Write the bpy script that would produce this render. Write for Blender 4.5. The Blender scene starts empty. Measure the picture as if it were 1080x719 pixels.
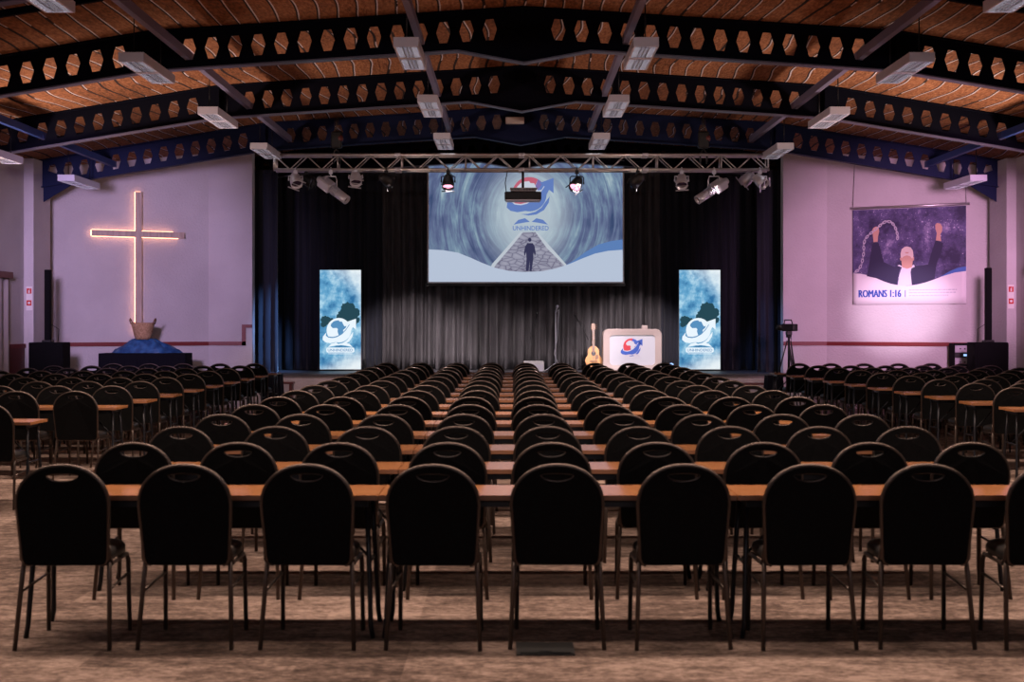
import bpy, bmesh, math, random
from mathutils import Vector, Matrix
from mathutils.geometry import tessellate_polygon
random.seed(7)
scene = bpy.context.scene
COL = scene.collection
PI = math.pi
R = math.radians
CAM_Z, FOC, PX, PY = 1.58, 1490.0, 541.0, 341.0     # eye height, focal length in px, vanishing point


def at(px, py, y):
    """world point seen at pixel (px,py) of the 1080x719 photo at distance y from the camera"""
    return Vector(((px - PX) * y / FOC, y, CAM_Z - (py - PY) * y / FOC))


# ------------------------------------------------------------------ materials
MATS = {}


def mat(name, col, rough=0.6, metal=0.0, emit=None, estr=0.0, sheen=0.0, spec=0.5):
    m = bpy.data.materials.new(name); m.use_nodes = True
    b = m.node_tree.nodes['Principled BSDF']
    b.inputs['Base Color'].default_value = (*col, 1)
    b.inputs['Roughness'].default_value = rough
    b.inputs['Metallic'].default_value = metal
    b.inputs['Specular IOR Level'].default_value = spec
    if sheen: b.inputs['Sheen Weight'].default_value = sheen
    if emit:
        b.inputs['Emission Color'].default_value = (*emit, 1)
        b.inputs['Emission Strength'].default_value = estr
    MATS[name] = m
    return m


def nodes_of(m):
    nt = m.node_tree
    return nt, nt.nodes, nt.links, nt.nodes['Principled BSDF']


def ramp(nd, stops):
    r = nd.new('ShaderNodeValToRGB')
    el = r.color_ramp.elements
    while len(el) < len(stops): el.new(0.5)
    for e, (p, c) in zip(el, stops):
        e.position = p; e.color = (*c, 1)
    return r


def noisy(name, c1, c2, scale=(5, 5, 5), detail=4, rough=0.8, bump=0.0, lo=0.35, hi=0.65, metal=0.0, bscale=None, spec=0.5):
    m = mat(name, c1, rough, metal, spec=spec)
    nt, nd, lk, b = nodes_of(m)
    tc = nd.new('ShaderNodeTexCoord'); mp = nd.new('ShaderNodeMapping')
    mp.inputs['Scale'].default_value = scale
    n = nd.new('ShaderNodeTexNoise'); n.inputs['Scale'].default_value = 1; n.inputs['Detail'].default_value = detail
    r = ramp(nd, [(lo, c1), (hi, c2)])
    lk.new(tc.outputs['Object'], mp.inputs['Vector']); lk.new(mp.outputs[0], n.inputs['Vector'])
    lk.new(n.outputs['Fac'], r.inputs['Fac']); lk.new(r.outputs['Color'], b.inputs['Base Color'])
    if bump:
        bp = nd.new('ShaderNodeBump'); bp.inputs['Strength'].default_value = bump; bp.inputs['Distance'].default_value = 0.02
        n2 = nd.new('ShaderNodeTexNoise'); n2.inputs['Scale'].default_value = bscale or 40; n2.inputs['Detail'].default_value = 3
        lk.new(tc.outputs['Object'], n2.inputs['Vector'])
        lk.new(n2.outputs['Fac'], bp.inputs['Height']); lk.new(bp.outputs['Normal'], b.inputs['Normal'])
    return m


noisy('plaster', (0.50, 0.47, 0.49), (0.56, 0.53, 0.55), (1.2, 1.2, 1.2), 4, 0.9, 0.5, bscale=28)
noisy('stage_face', (0.50, 0.44, 0.45), (0.57, 0.50, 0.51), (2, 2, 2), 4, 0.9, 0.3, bscale=30)
mat('rail_red', (0.17, 0.02, 0.022), 0.5)
mat('recess_shade', (0.012, 0.012, 0.016), 0.9)  # stage recess walls; their lack of light is put into the colour
noisy('stage_top', (0.05, 0.05, 0.06), (0.08, 0.08, 0.09), (4, 4, 4), 3, 0.5)
noisy('fabric', (0.004, 0.004, 0.0045), (0.008, 0.008, 0.0085), (150, 150, 150), 2, 0.95, spec=0.05)
mat('vinyl', (0.012, 0.011, 0.011), 0.42)
mat('chair_metal', (0.095, 0.072, 0.062), 0.34, 0.8)
mat('leg_metal', (0.075, 0.055, 0.046), 0.42, 0.5)
mat('table_metal', (0.012, 0.012, 0.016), 0.4, 0.4)
mat('black', (0.008, 0.008, 0.009), 0.5)
mat('black_matt', (0.004, 0.004, 0.005), 0.85, spec=0.1)
mat('black_cloth', (0.006, 0.006, 0.010), 0.95, spec=0.1)
mat('beam_paint', (0.0025, 0.003, 0.008), 0.75, 0.0, spec=0.06)
mat('flange_lit', (0.07, 0.065, 0.10), 0.4, 0.2)  # beam paint made paler: light on the lower edge put into the colour
mat('blue_paint', (0.022, 0.05, 0.21), 0.45)
mat('tube_paint', (0.15, 0.145, 0.24), 0.42)
mat('white_enamel', (0.56, 0.56, 0.66), 0.35)
mat('louvre', (0.34, 0.34, 0.38), 0.35, 0.4)
mat('lamp_glass', (0.85, 0.85, 0.85), 0.15, 0.0, (1.0, 0.93, 0.9), 4.0)
mat('aluminium', (0.55, 0.53, 0.53), 0.35, 0.85)
mat('silver', (0.66, 0.67, 0.76), 0.3, 0.45)
mat('lens_dark', (0.05, 0.03, 0.06), 0.08, 0.0)
mat('lens_pink', (0.3, 0.1, 0.15), 0.1, 0.0, (1.0, 0.35, 0.5), 2.2)
mat('red_plastic', (0.55, 0.02, 0.02), 0.4)
mat('white_plastic', (0.78, 0.74, 0.74), 0.45)
mat('cream_body', (0.40, 0.325, 0.31), 0.45)
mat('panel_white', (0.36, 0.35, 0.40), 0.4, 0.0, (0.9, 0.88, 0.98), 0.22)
mat('ink_red', (0.50, 0.03, 0.05), 0.6)
mat('ink_blue', (0.03, 0.09, 0.42), 0.6)
mat('ink_grey', (0.52, 0.5, 0.58), 0.7)
mat('grey_case', (0.40, 0.39, 0.40), 0.5)
mat('rack_grey', (0.42, 0.40, 0.46), 0.45)
mat('display_blue', (0.02, 0.05, 0.2), 0.3, 0.0, (0.35, 0.55, 1.0), 1.4)
noisy('wicker', (0.33, 0.19, 0.10), (0.52, 0.33, 0.19), (60, 60, 25), 2, 0.8, 0.6, bscale=70)
mat('wicker_dark', (0.20, 0.10, 0.06), 0.8)
noisy('blue_cloth', (0.012, 0.05, 0.16), (0.035, 0.13, 0.32), (9, 9, 9), 4, 0.4, 1.0, bscale=11)
mat('led_strip', (1, 0.8, 0.6), 0.4, 0.0, (1.0, 0.43, 0.21), 5.0)
noisy('cross_wood', (0.46, 0.34, 0.29), (0.58, 0.45, 0.39), (30, 30, 3), 4, 0.6)
noisy('guitar_wood', (0.55, 0.25, 0.09), (0.68, 0.34, 0.13), (60, 60, 6), 2, 0.3)
mat('guitar_neck', (0.20, 0.10, 0.05), 0.4)
mat('maroon', (0.12, 0.03, 0.03), 0.5)
noisy('drape', (0.36, 0.32, 0.33), (0.48, 0.43, 0.43), (10, 10, 0.6), 3, 0.9)
noisy('drape_dark', (0.02, 0.02, 0.035), (0.035, 0.035, 0.05), (10, 10, 0.6), 3, 0.9)
mat('sign_white', (0.75, 0.72, 0.72), 0.5)

# velvet of the stage
m = noisy('velvet', (0.018, 0.020, 0.030), (0.030, 0.032, 0.045), (1.6, 1.6, 0.25), 3, 0.85, spec=0.25)
m.node_tree.nodes['Principled BSDF'].inputs['Sheen Weight'].default_value = 0.25
m.node_tree.nodes['Principled BSDF'].inputs['Sheen Roughness'].default_value = 0.4
# the same velvet made paler mid-stage, lamplight put into its colour
m = noisy('velvet_lit', (0.068, 0.065, 0.070), (0.106, 0.101, 0.106), (14, 14, 2.5), 3, 0.9, spec=0.2)


def wood_top():
    m = mat('table_laminate', (0.4, 0.2, 0.1), 0.17, spec=0.9)
    nt, nd, lk, b = nodes_of(m)
    tc = nd.new('ShaderNodeTexCoord'); mp = nd.new('ShaderNodeMapping'); mp.inputs['Scale'].default_value = (3, 60, 60)
    n = nd.new('ShaderNodeTexNoise'); n.inputs['Scale'].default_value = 1; n.inputs['Detail'].default_value = 5
    r = ramp(nd, [(0.3, (0.36, 0.145, 0.055)), (0.7, (0.52, 0.23, 0.095))])
    lk.new(tc.outputs['Object'], mp.inputs['Vector']); lk.new(mp.outputs[0], n.inputs['Vector'])
    lk.new(n.outputs['Fac'], r.inputs['Fac']); lk.new(r.outputs['Color'], b.inputs['Base Color'])


wood_top()
mat('edge_band', (0.25, 0.105, 0.05), 0.45)


def carpet():
    m = mat('carpet', (0.2, 0.15, 0.13), 0.95, spec=0.15)
    nt, nd, lk, b = nodes_of(m)
    tc = nd.new('ShaderNodeTexCoord')

    def noise(scale, det):
        mp = nd.new('ShaderNodeMapping'); mp.inputs['Scale'].default_value = scale
        n = nd.new('ShaderNodeTexNoise'); n.inputs['Scale'].default_value = 1; n.inputs['Detail'].default_value = det
        n.inputs['Roughness'].default_value = 0.65
        lk.new(tc.outputs['Object'], mp.inputs['Vector']); lk.new(mp.outputs[0], n.inputs['Vector'])
        return n
    a = noise((5, 11, 1), 5); c = noise((22, 40, 1), 4); e = noise((0.7, 0.9, 1), 2)
    # carpet tiles 0.5 m, each with its own tone
    mp = nd.new('ShaderNodeMapping'); mp.inputs['Scale'].default_value = (2, 2, 1)
    lk.new(tc.outputs['Object'], mp.inputs['Vector'])
    fl = nd.new('ShaderNodeVectorMath'); fl.operation = 'FLOOR'; lk.new(mp.outputs[0], fl.inputs[0])
    wn = nd.new('ShaderNodeTexWhiteNoise'); lk.new(fl.outputs[0], wn.inputs['Vector'])

    def mix(f1, w1, f2, w2):
        m1 = nd.new('ShaderNodeMath'); m1.operation = 'MULTIPLY'; m1.inputs[1].default_value = w1; lk.new(f1, m1.inputs[0])
        m2 = nd.new('ShaderNodeMath'); m2.operation = 'MULTIPLY_ADD'; m2.inputs[1].default_value = w2
        lk.new(f2, m2.inputs[0]); lk.new(m1.outputs[0], m2.inputs[2])
        return m2.outputs[0]
    f = mix(a.outputs['Fac'], 0.5, c.outputs['Fac'], 0.5)
    f = mix(f, 0.85, wn.outputs['Value'], 0.08)
    f = mix(f, 0.85, e.outputs['Fac'], 0.15)
    r = ramp(nd, [(0.37, (0.05, 0.034, 0.028)), (0.46, (0.155, 0.108, 0.088)), (0.56, (0.36, 0.265, 0.22))])
    lk.new(f, r.inputs['Fac']); lk.new(r.outputs['Color'], b.inputs['Base Color'])
    bp = nd.new('ShaderNodeBump'); bp.inputs['Strength'].default_value = 0.4; bp.inputs['Distance'].default_value = 0.01
    lk.new(c.outputs['Fac'], bp.inputs['Height']); lk.new(bp.outputs['Normal'], b.inputs['Normal'])


carpet()


def straw_ceiling():
    m = mat('straw_board', (0.3, 0.14, 0.06), 0.9, spec=0.2)
    nt, nd, lk, b = nodes_of(m)
    tc = nd.new('ShaderNodeTexCoord'); sp = nd.new('ShaderNodeSeparateXYZ'); lk.new(tc.outputs['Object'], sp.inputs[0])

    def math_(op, a, bb=None, c=None):
        n = nd.new('ShaderNodeMath'); n.operation = op
        for i, v in enumerate((a, bb, c)):
            if v is None: continue
            if isinstance(v, (int, float)): n.inputs[i].default_value = v
            else: lk.new(v, n.inputs[i])
        return n.outputs[0]

    def noise(scale, det):
        mp = nd.new('ShaderNodeMapping'); mp.inputs['Scale'].default_value = scale
        n = nd.new('ShaderNodeTexNoise'); n.inputs['Scale'].default_value = 1; n.inputs['Detail'].default_value = det
        lk.new(tc.outputs['Object'], mp.inputs['Vector']); lk.new(mp.outputs[0], n.inputs['Vector'])
        return n.outputs['Fac']
    fib = noise((30, 9, 9), 5); big = noise((0.8, 0.5, 1), 3); wob = noise((0.55, 0.75, 0.2), 0)
    f = math_('MULTIPLY_ADD', big, 0.45, math_('MULTIPLY', fib, 0.55))
    base = ramp(nd, [(0.36, (0.105, 0.042, 0.019)), (0.50, (0.21, 0.084, 0.037)), (0.64, (0.32, 0.142, 0.068))])
    lk.new(f, base.inputs['Fac'])
    # thin wires sagging along the hall, shadow and highlights painted in, every 0.23 m
    xs = math_('ADD', sp.outputs['X'], math_('MULTIPLY', math_('SUBTRACT', wob, 0.5), 0.26))
    ph = math_('FRACT', math_('DIVIDE', xs, 0.235))
    dist = math_('ABSOLUTE', math_('SUBTRACT', ph, 0.5))
    wire_shadow = math_('LESS_THAN', dist, 0.075)
    wire = math_('MULTIPLY', math_('LESS_THAN', math_('ABSOLUTE', math_('SUBTRACT', ph, 0.54)), 0.032),
                 math_('GREATER_THAN', noise((1.1, 0.8, 0.5), 2), 0.44))
    mx = nd.new('ShaderNodeMix'); mx.data_type = 'RGBA'
    lk.new(wire_shadow, mx.inputs['Factor']); lk.new(base.outputs['Color'], mx.inputs['A']); mx.inputs['B'].default_value = (0.02, 0.012, 0.012, 1)
    mx2 = nd.new('ShaderNodeMix'); mx2.data_type = 'RGBA'
    lk.new(wire, mx2.inputs['Factor']); lk.new(mx.outputs['Result'], mx2.inputs['A']); mx2.inputs['B'].default_value = (0.5, 0.47, 0.52, 1)
    lk.new(mx2.outputs['Result'], b.inputs['Base Color'])
    bp = nd.new('ShaderNodeBump'); bp.inputs['Strength'].default_value = 0.7; bp.inputs['Distance'].default_value = 0.03
    lk.new(fib, bp.inputs['Height']); lk.new(bp.outputs['Normal'], b.inputs['Normal'])


straw_ceiling()


def emission_mat(name, col, strength=1.0):
    m = bpy.data.materials.new(name); m.use_nodes = True
    nt = m.node_tree; nt.nodes.clear()
    o = nt.nodes.new('ShaderNodeOutputMaterial'); e = nt.nodes.new('ShaderNodeEmission')
    e.inputs['Color'].default_value = (*col, 1); e.inputs['Strength'].default_value = strength
    nt.links.new(e.outputs[0], o.inputs[0])
    MATS[name] = m
    return m, nt, e


SCR = 0.75     # brightness of the projected picture
for n, c in dict(scr_white=(0.62, 0.72, 0.90), scr_white2=(0.74, 0.80, 0.92), scr_blue=(0.16, 0.27, 0.66), scr_navy=(0.06, 0.09, 0.30), scr_red=(0.68, 0.16, 0.24),
                 scr_purple=(0.26, 0.20, 0.52), scr_sea=(0.14, 0.28, 0.62), scr_dark=(0.05, 0.05, 0.12), scr_foam=(0.66, 0.73, 0.82)).items():
    emission_mat(n, c, SCR)
BAN = 1.0
for n, c in dict(ban_white=(0.82, 0.92, 1.0), ban_deep=(0.035, 0.15, 0.30), ban_mid=(0.10, 0.28, 0.52), ban_sky=(0.22, 0.47, 0.72), ban_tree=(0.02, 0.065, 0.09)).items():
    emission_mat(n, c, BAN)


def water_tunnel():
    m, nt, e = emission_mat('scr_water', (0.3, 0.4, 0.5), SCR)
    nd, lk = nt.nodes, nt.links
    tc = nd.new('ShaderNodeTexCoord'); sp = nd.new('ShaderNodeSeparateXYZ'); lk.new(tc.outputs['Object'], sp.inputs[0])

    def math_(op, a, bb=None, c=None):
        n = nd.new('ShaderNodeMath'); n.operation = op
        for i, v in enumerate((a, bb, c)):
            if v is None: continue
            if isinstance(v, (int, float)): n.inputs[i].default_value = v
            else: lk.new(v, n.inputs[i])
        return n.outputs[0]
    dx = math_('SUBTRACT', sp.outputs['X'], 0.05); dz = math_('SUBTRACT', sp.outputs['Z'], 1.35)
    rad = math_('SQRT', math_('ADD', math_('MULTIPLY', dx, dx), math_('MULTIPLY', math_('MULTIPLY', dz, dz), 0.7)))
    # streaks that run round and down the tunnel walls
    cmb = nd.new('ShaderNodeCombineXYZ')
    lk.new(math_('MULTIPLY', rad, 5.0), cmb.inputs[0]); lk.new(math_('MULTIPLY', dz, 0.55), cmb.inputs[1]); lk.new(math_('SIGN', dx), cmb.inputs[2])
    n = nd.new('ShaderNodeTexNoise'); n.inputs['Scale'].default_value = 1.6; n.inputs['Detail'].default_value = 6; n.inputs['Roughness'].default_value = 0.65
    n.inputs['Distortion'].default_value = 0.5
    lk.new(cmb.outputs[0], n.inputs['Vector'])
    n2 = nd.new('ShaderNodeTexNoise'); n2.inputs['Scale'].default_value = 1.3; n2.inputs['Detail'].default_value = 3
    lk.new(tc.outputs['Object'], n2.inputs['Vector'])
    f = math_('ADD', math_('MULTIPLY', n.outputs['Fac'], 0.62), math_('MULTIPLY', n2.outputs['Fac'], 0.38))
    r = ramp(nd, [(0.36, (0.05, 0.085, 0.20)), (0.46, (0.14, 0.18, 0.34)), (0.55, (0.24, 0.36, 0.50)), (0.68, (0.60, 0.76, 0.80))])
    lk.new(f, r.inputs['Fac'])
    # light at the tunnel's end (part of the picture)
    g = nd.new('ShaderNodeMapRange'); g.interpolation_type = 'SMOOTHSTEP'
    lk.new(rad, g.inputs['Value']); g.inputs['From Min'].default_value = 0.25; g.inputs['From Max'].default_value = 1.15
    g.inputs['To Min'].default_value = 0.85; g.inputs['To Max'].default_value = 0.0
    mx = nd.new('ShaderNodeMix'); mx.data_type = 'RGBA'
    lk.new(g.outputs[0], mx.inputs['Factor']); lk.new(r.outputs['Color'], mx.inputs['A']); mx.inputs['B'].default_value = (0.66, 0.78, 0.86, 1)
    lk.new(mx.outputs['Result'], e.inputs['Color'])
    # cracked dry road
    m2, nt, e = emission_mat('scr_road', (0.3, 0.3, 0.4), SCR)
    nd, lk = nt.nodes, nt.links
    tc = nd.new('ShaderNodeTexCoord'); mp = nd.new('ShaderNodeMapping'); mp.inputs['Scale'].default_value = (6, 1, 13)
    v = nd.new('ShaderNodeTexVoronoi'); v.feature = 'DISTANCE_TO_EDGE'; v.inputs['Scale'].default_value = 1
    lk.new(tc.outputs['Object'], mp.inputs['Vector']); lk.new(mp.outputs[0], v.inputs['Vector'])
    r = ramp(nd, [(0.0, (0.16, 0.15, 0.24)), (0.07, (0.36, 0.36, 0.48)), (0.5, (0.50, 0.50, 0.62))])
    lk.new(v.outputs['Distance'], r.inputs['Fac']); lk.new(r.outputs['Color'], e.inputs['Color'])
    # cloudy blue of the tall banners
    m3, nt, e = emission_mat('ban_cloud', (0.2, 0.4, 0.7), BAN)
    nd, lk = nt.nodes, nt.links
    tc = nd.new('ShaderNodeTexCoord'); sp = nd.new('ShaderNodeSeparateXYZ'); lk.new(tc.outputs['Object'], sp.inputs[0])
    n = nd.new('ShaderNodeTexNoise'); n.inputs['Scale'].default_value = 3.2; n.inputs['Detail'].default_value = 6; n.inputs['Roughness'].default_value = 0.6
    lk.new(tc.outputs['Object'], n.inputs['Vector'])
    r = ramp(nd, [(0.36, (0.03, 0.16, 0.36)), (0.5, (0.13, 0.38, 0.62)), (0.66, (0.50, 0.76, 0.90))])
    lk.new(n.outputs['Fac'], r.inputs['Fac'])
    # white clouds lie to the top right and along the foot
    c2 = nd.new('ShaderNodeMath'); c2.operation = 'MULTIPLY_ADD'; lk.new(n.outputs['Fac'], c2.inputs[0]); c2.inputs[1].default_value = 0.5
    h = nd.new('ShaderNodeFloatCurve')
    cv = h.mapping.curves[0]
    for i, p in enumerate([(0, 0.62), (0.13, 0.32), (0.3, 0.0), (0.62, 0.05), (1, 0.45)]):
        if i < 2 and i < len(cv.points) and i == 0: cv.points[0].location = p
        elif i == 4: cv.points[-1].location = p
        else: cv.points.new(*p)
    h.mapping.update()
    dv = nd.new('ShaderNodeMath'); dv.operation = 'DIVIDE'; lk.new(sp.outputs['Z'], dv.inputs[0]); dv.inputs[1].default_value = 2.0
    lk.new(dv.outputs[0], h.inputs['Value'])
    xx = nd.new('ShaderNodeMath'); xx.operation = 'MULTIPLY_ADD'; lk.new(sp.outputs['X'], xx.inputs[0]); xx.inputs[1].default_value = 0.55
    lk.new(h.outputs[0], xx.inputs[2]); lk.new(xx.outputs[0], c2.inputs[2])
    mr = nd.new('ShaderNodeMapRange'); mr.interpolation_type = 'SMOOTHSTEP'
    lk.new(c2.outputs[0], mr.inputs['Value']); mr.inputs['From Min'].default_value = 0.42; mr.inputs['From Max'].default_value = 0.95
    mx = nd.new('ShaderNodeMix'); mx.data_type = 'RGBA'
    lk.new(mr.outputs[0], mx.inputs['Factor']); lk.new(r.outputs['Color'], mx.inputs['A']); mx.inputs['B'].default_value = (0.80, 0.88, 0.92, 1)
    lk.new(mx.outputs['Result'], e.inputs['Color'])


water_tunnel()

# print on the wall poster: a night sky of drifting dust
m = mat('print_dust', (0.03, 0.02, 0.08), 0.6)
nt, nd, lk, b = nodes_of(m)
tc = nd.new('ShaderNodeTexCoord')
n = nd.new('ShaderNodeTexNoise'); n.inputs['Scale'].default_value = 1.9; n.inputs['Detail'].default_value = 5; n.inputs['Roughness'].default_value = 0.7
lk.new(tc.outputs['Object'], n.inputs['Vector'])
r1 = ramp(nd, [(0.40, (0.028, 0.022, 0.075)), (0.56, (0.11, 0.09, 0.23)), (0.70, (0.42, 0.36, 0.58))])
lk.new(n.outputs['Fac'], r1.inputs['Fac'])
n2 = nd.new('ShaderNodeTexNoise'); n2.inputs['Scale'].default_value = 42; n2.inputs['Detail'].default_value = 2
lk.new(tc.outputs['Object'], n2.inputs['Vector'])
ad = nd.new('ShaderNodeMath'); ad.operation = 'MULTIPLY_ADD'; lk.new(n.outputs['Fac'], ad.inputs[0]); ad.inputs[1].default_value = 0.6; lk.new(n2.outputs['Fac'], ad.inputs[2])
gt = nd.new('ShaderNodeMapRange'); lk.new(ad.outputs[0], gt.inputs['Value']); gt.inputs['From Min'].default_value = 0.97; gt.inputs['From Max'].default_value = 1.06
mx = nd.new('ShaderNodeMix'); mx.data_type = 'RGBA'
lk.new(gt.outputs[0], mx.inputs['Factor']); lk.new(r1.outputs['Color'], mx.inputs['A']); mx.inputs['B'].default_value = (0.75, 0.70, 0.85, 1)
lk.new(mx.outputs['Result'], b.inputs['Base Color'])
mat('print_suit', (0.026, 0.023, 0.07), 0.6)
mat('print_skin', (0.62, 0.36, 0.28), 0.6)
mat('print_face', (0.78, 0.66, 0.60), 0.6)
mat('print_shirt', (0.70, 0.68, 0.78), 0.6)
mat('print_white', (0.78, 0.74, 0.78), 0.6)
mat('print_chain', (0.55, 0.52, 0.62), 0.6)
mat('print_blue', (0.06, 0.16, 0.50), 0.6)


# ------------------------------------------------------------------ mesh building
class MB:
    def __init__(self):
        self.v = []; self.f = []; self.mi = []; self.sm = []; self.cur = 0; self.smooth = False

    def add(self, vs, fs, smooth=None):
        o = len(self.v)
        self.v += [tuple(p) for p in vs]
        for f in fs:
            self.f.append([o + i for i in f]); self.mi.append(self.cur); self.sm.append(self.smooth if smooth is None else smooth)
        return self

    def box(self, x0, x1, y0, y1, z0, z1, M=None, bev=0.0):
        if bev:
            # chamfered on the vertical and horizontal edges through three stacked loops
            vs = []; b = bev
            def loop(z, ins):
                X0, X1, Y0, Y1 = x0 + ins, x1 - ins, y0 + ins, y1 - ins
                return [(X0 + b, Y0, z), (X1 - b, Y0, z), (X1, Y0 + b, z), (X1, Y1 - b, z), (X1 - b, Y1, z), (X0 + b, Y1, z), (X0, Y1 - b, z), (X0, Y0 + b, z)]
            loops = [loop(z0, b * 0.8), loop(z0 + b, 0), loop(z1 - b, 0), loop(z1, b * 0.8)]
            for l in loops: vs += l
            fs = [list(range(8))[::-1], list(range(24, 32))]
            for k in range(3):
                for i in range(8):
                    fs.append([k * 8 + i, k * 8 + (i + 1) % 8, k * 8 + 8 + (i + 1) % 8, k * 8 + 8 + i])
        else:
            vs = [(x0, y0, z0), (x1, y0, z0), (x1, y1, z0), (x0, y1, z0), (x0, y0, z1), (x1, y0, z1), (x1, y1, z1), (x0, y1, z1)]
            fs = [(0, 3, 2, 1), (4, 5, 6, 7), (0, 1, 5, 4), (1, 2, 6, 5), (2, 3, 7, 6), (3, 0, 4, 7)]
        if M: vs = [M @ Vector(p) for p in vs]
        return self.add(vs, fs, False)

    def tube(self, pts, r, n=8, closed=False, cap=True, M=None):
        P = [Vector(p) for p in pts]
        if M: P = [M @ p for p in P]
        k = len(P); rs = r if isinstance(r, (list, tuple)) else [r] * k
        vs = []; prev = None
        for i in range(k):
            if closed: t = P[(i + 1) % k] - P[i - 1]
            else: t = P[min(i + 1, k - 1)] - P[max(i - 1, 0)]
            if t.length < 1e-9: t = Vector((0, 0, 1))
            t.normalize()
            if prev is None:
                u = t.orthogonal().normalized()
            else:
                u = prev - t * prev.dot(t)
                u = t.orthogonal().normalized() if u.length < 1e-6 else u.normalized()
            prev = u; w = t.cross(u)
            for j in range(n):
                a = 2 * PI * j / n
                vs.append(P[i] + (u * math.cos(a) + w * math.sin(a)) * rs[i])
        fs = []
        for i in range(k if closed else k - 1):
            for j in range(n):
                a, b2 = i * n + j, i * n + (j + 1) % n
                c, d = ((i + 1) % k) * n + (j + 1) % n, ((i + 1) % k) * n + j
                fs.append((a, b2, c, d))
        self.add(vs, fs, True)
        if cap and not closed:
            o = len(self.v) - len(vs)
            self.f.append([o + j for j in range(n)][::-1]); self.mi.append(self.cur); self.sm.append(False)
            self.f.append([o + (k - 1) * n + j for j in range(n)]); self.mi.append(self.cur); self.sm.append(False)
        return self

    def lathe(self, prof, n=20, M=None, axis='Z', smooth=True):
        vs = []; k = len(prof)
        for (r, z) in prof:
            for j in range(n):
                a = 2 * PI * j / n
                p = (r * math.cos(a), r * math.sin(a), z)
                if axis == 'Y': p = (p[0], p[2], p[1])
                vs.append(M @ Vector(p) if M else p)
        fs = []
        for i in range(k - 1):
            for j in range(n):
                fs.append((i * n + j, i * n + (j + 1) % n, (i + 1) * n + (j + 1) % n, (i + 1) * n + j))
        self.add(vs, fs, smooth)
        o = len(self.v) - len(vs)
        for base in (0, k - 1):
            if prof[base][0] > 1e-4:
                self.f.append([o + base * n + j for j in range(n)]); self.mi.append(self.cur); self.sm.append(False)
        return self

    def prism(self, poly, y0, y1, M=None, smooth_side=False):
        """poly in (x,z), extruded along y"""
        n = len(poly)
        vs = [(p[0], y0, p[1]) for p in poly] + [(p[0], y1, p[1]) for p in poly]
        if M: vs = [M @ Vector(p) for p in vs]
        tri = tessellate_polygon([[Vector((p[0], p[1], 0)) for p in poly]])
        fs = [t for t in tri] + [tuple(i + n for i in t)[::-1] for t in tri]
        self.add(vs, fs, False)
        o = len(self.v) - 2 * n
        for i in range(n):
            j = (i + 1) % n
            self.f.append([o + i, o + j, o + n + j, o + n + i]); self.mi.append(self.cur); self.sm.append(smooth_side)
        return self

    def flat(self, poly, layer=0.0):
        """a printed shape facing -Y, lying `layer` in front of the surface"""
        tri = tessellate_polygon([[Vector((p[0], p[1], 0)) for p in poly]])
        return self.add([(p[0], -layer, p[1]) for p in poly], [tuple(t) for t in tri], False)

    def build(self, name, mats, parent=None, loc=None, normals=True):
        me = bpy.data.meshes.new(name)
        me.from_pydata(self.v, [], self.f)
        if not isinstance(mats, (list, tuple)): mats = [mats]
        for q in mats: me.materials.append(MATS[q])
        me.polygons.foreach_set('material_index', self.mi)
        me.polygons.foreach_set('use_smooth', self.sm)
        if normals:
            bm = bmesh.new(); bm.from_mesh(me); bmesh.ops.recalc_face_normals(bm, faces=bm.faces); bm.to_mesh(me); bm.free()
        me.update()
        o = bpy.data.objects.new(name, me); COL.objects.link(o)
        if parent: o.parent = parent
        if loc: o.location = loc
        return o


def tag(o, label, cat, group=None, kind=None):
    o['label'] = label; o['category'] = cat
    if group: o['group'] = group
    if kind: o['kind'] = kind
    return o


def thing(name, label, cat, loc=(0, 0, 0), rz=0.0, group=None):
    o = bpy.data.objects.new(name, None); COL.objects.link(o)
    o.empty_display_size = 0.2
    o.location = loc; o.rotation_euler = (0, 0, rz)
    return tag(o, label, cat, group)


def struct(o):
    o['kind'] = 'structure'; return o


def dup(root, loc, rz, label):
    c = root.copy(); COL.objects.link(c); c.location = loc; c.rotation_euler = (0, 0, rz); c['label'] = label
    for ch in list(root.children):
        d = ch.copy(); COL.objects.link(d); d.parent = c
        for g in ch.children:
            e = g.copy(); COL.objects.link(e); e.parent = d
    return c


def arc(cx, cz, rx, rz, a0, a1, n):
    return [(cx + rx * math.cos(R(a0 + (a1 - a0) * i / n)), cz + rz * math.sin(R(a0 + (a1 - a0) * i / n))) for i in range(n + 1)]


def rrect(x0, x1, z0, z1, r, n=6):
    return (arc(x1 - r, z0 + r, r, r, -90, 0, n) + arc(x1 - r, z1 - r, r, r, 0, 90, n) +
            arc(x0 + r, z1 - r, r, r, 90, 180, n) + arc(x0 + r, z0 + r, r, r, 180, 270, n))


def text_mesh(s, size, sx=1.0, bold=0.0, depth=0.0):
    """lettering as (verts, faces) in x,z, left edge at 0 and baseline at 0; returns width too"""
    cu = bpy.data.curves.new('lettering', 'FONT'); cu.body = s; cu.size = size; cu.offset = bold; cu.resolution_u = 3
    o = bpy.data.objects.new('lettering', cu); COL.objects.link(o)
    dg = bpy.context.evaluated_depsgraph_get()
    me = bpy.data.meshes.new_from_object(o.evaluated_get(dg))
    vs = [(v.co.x * sx, v.co.y) for v in me.vertices]; fs = [list(p.vertices) for p in me.polygons]
    bpy.data.objects.remove(o); bpy.data.meshes.remove(me); bpy.data.curves.remove(cu)
    x0 = min(v[0] for v in vs); x1 = max(v[0] for v in vs)
    return [(v[0] - x0, v[1]) for v in vs], fs, x1 - x0


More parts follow.
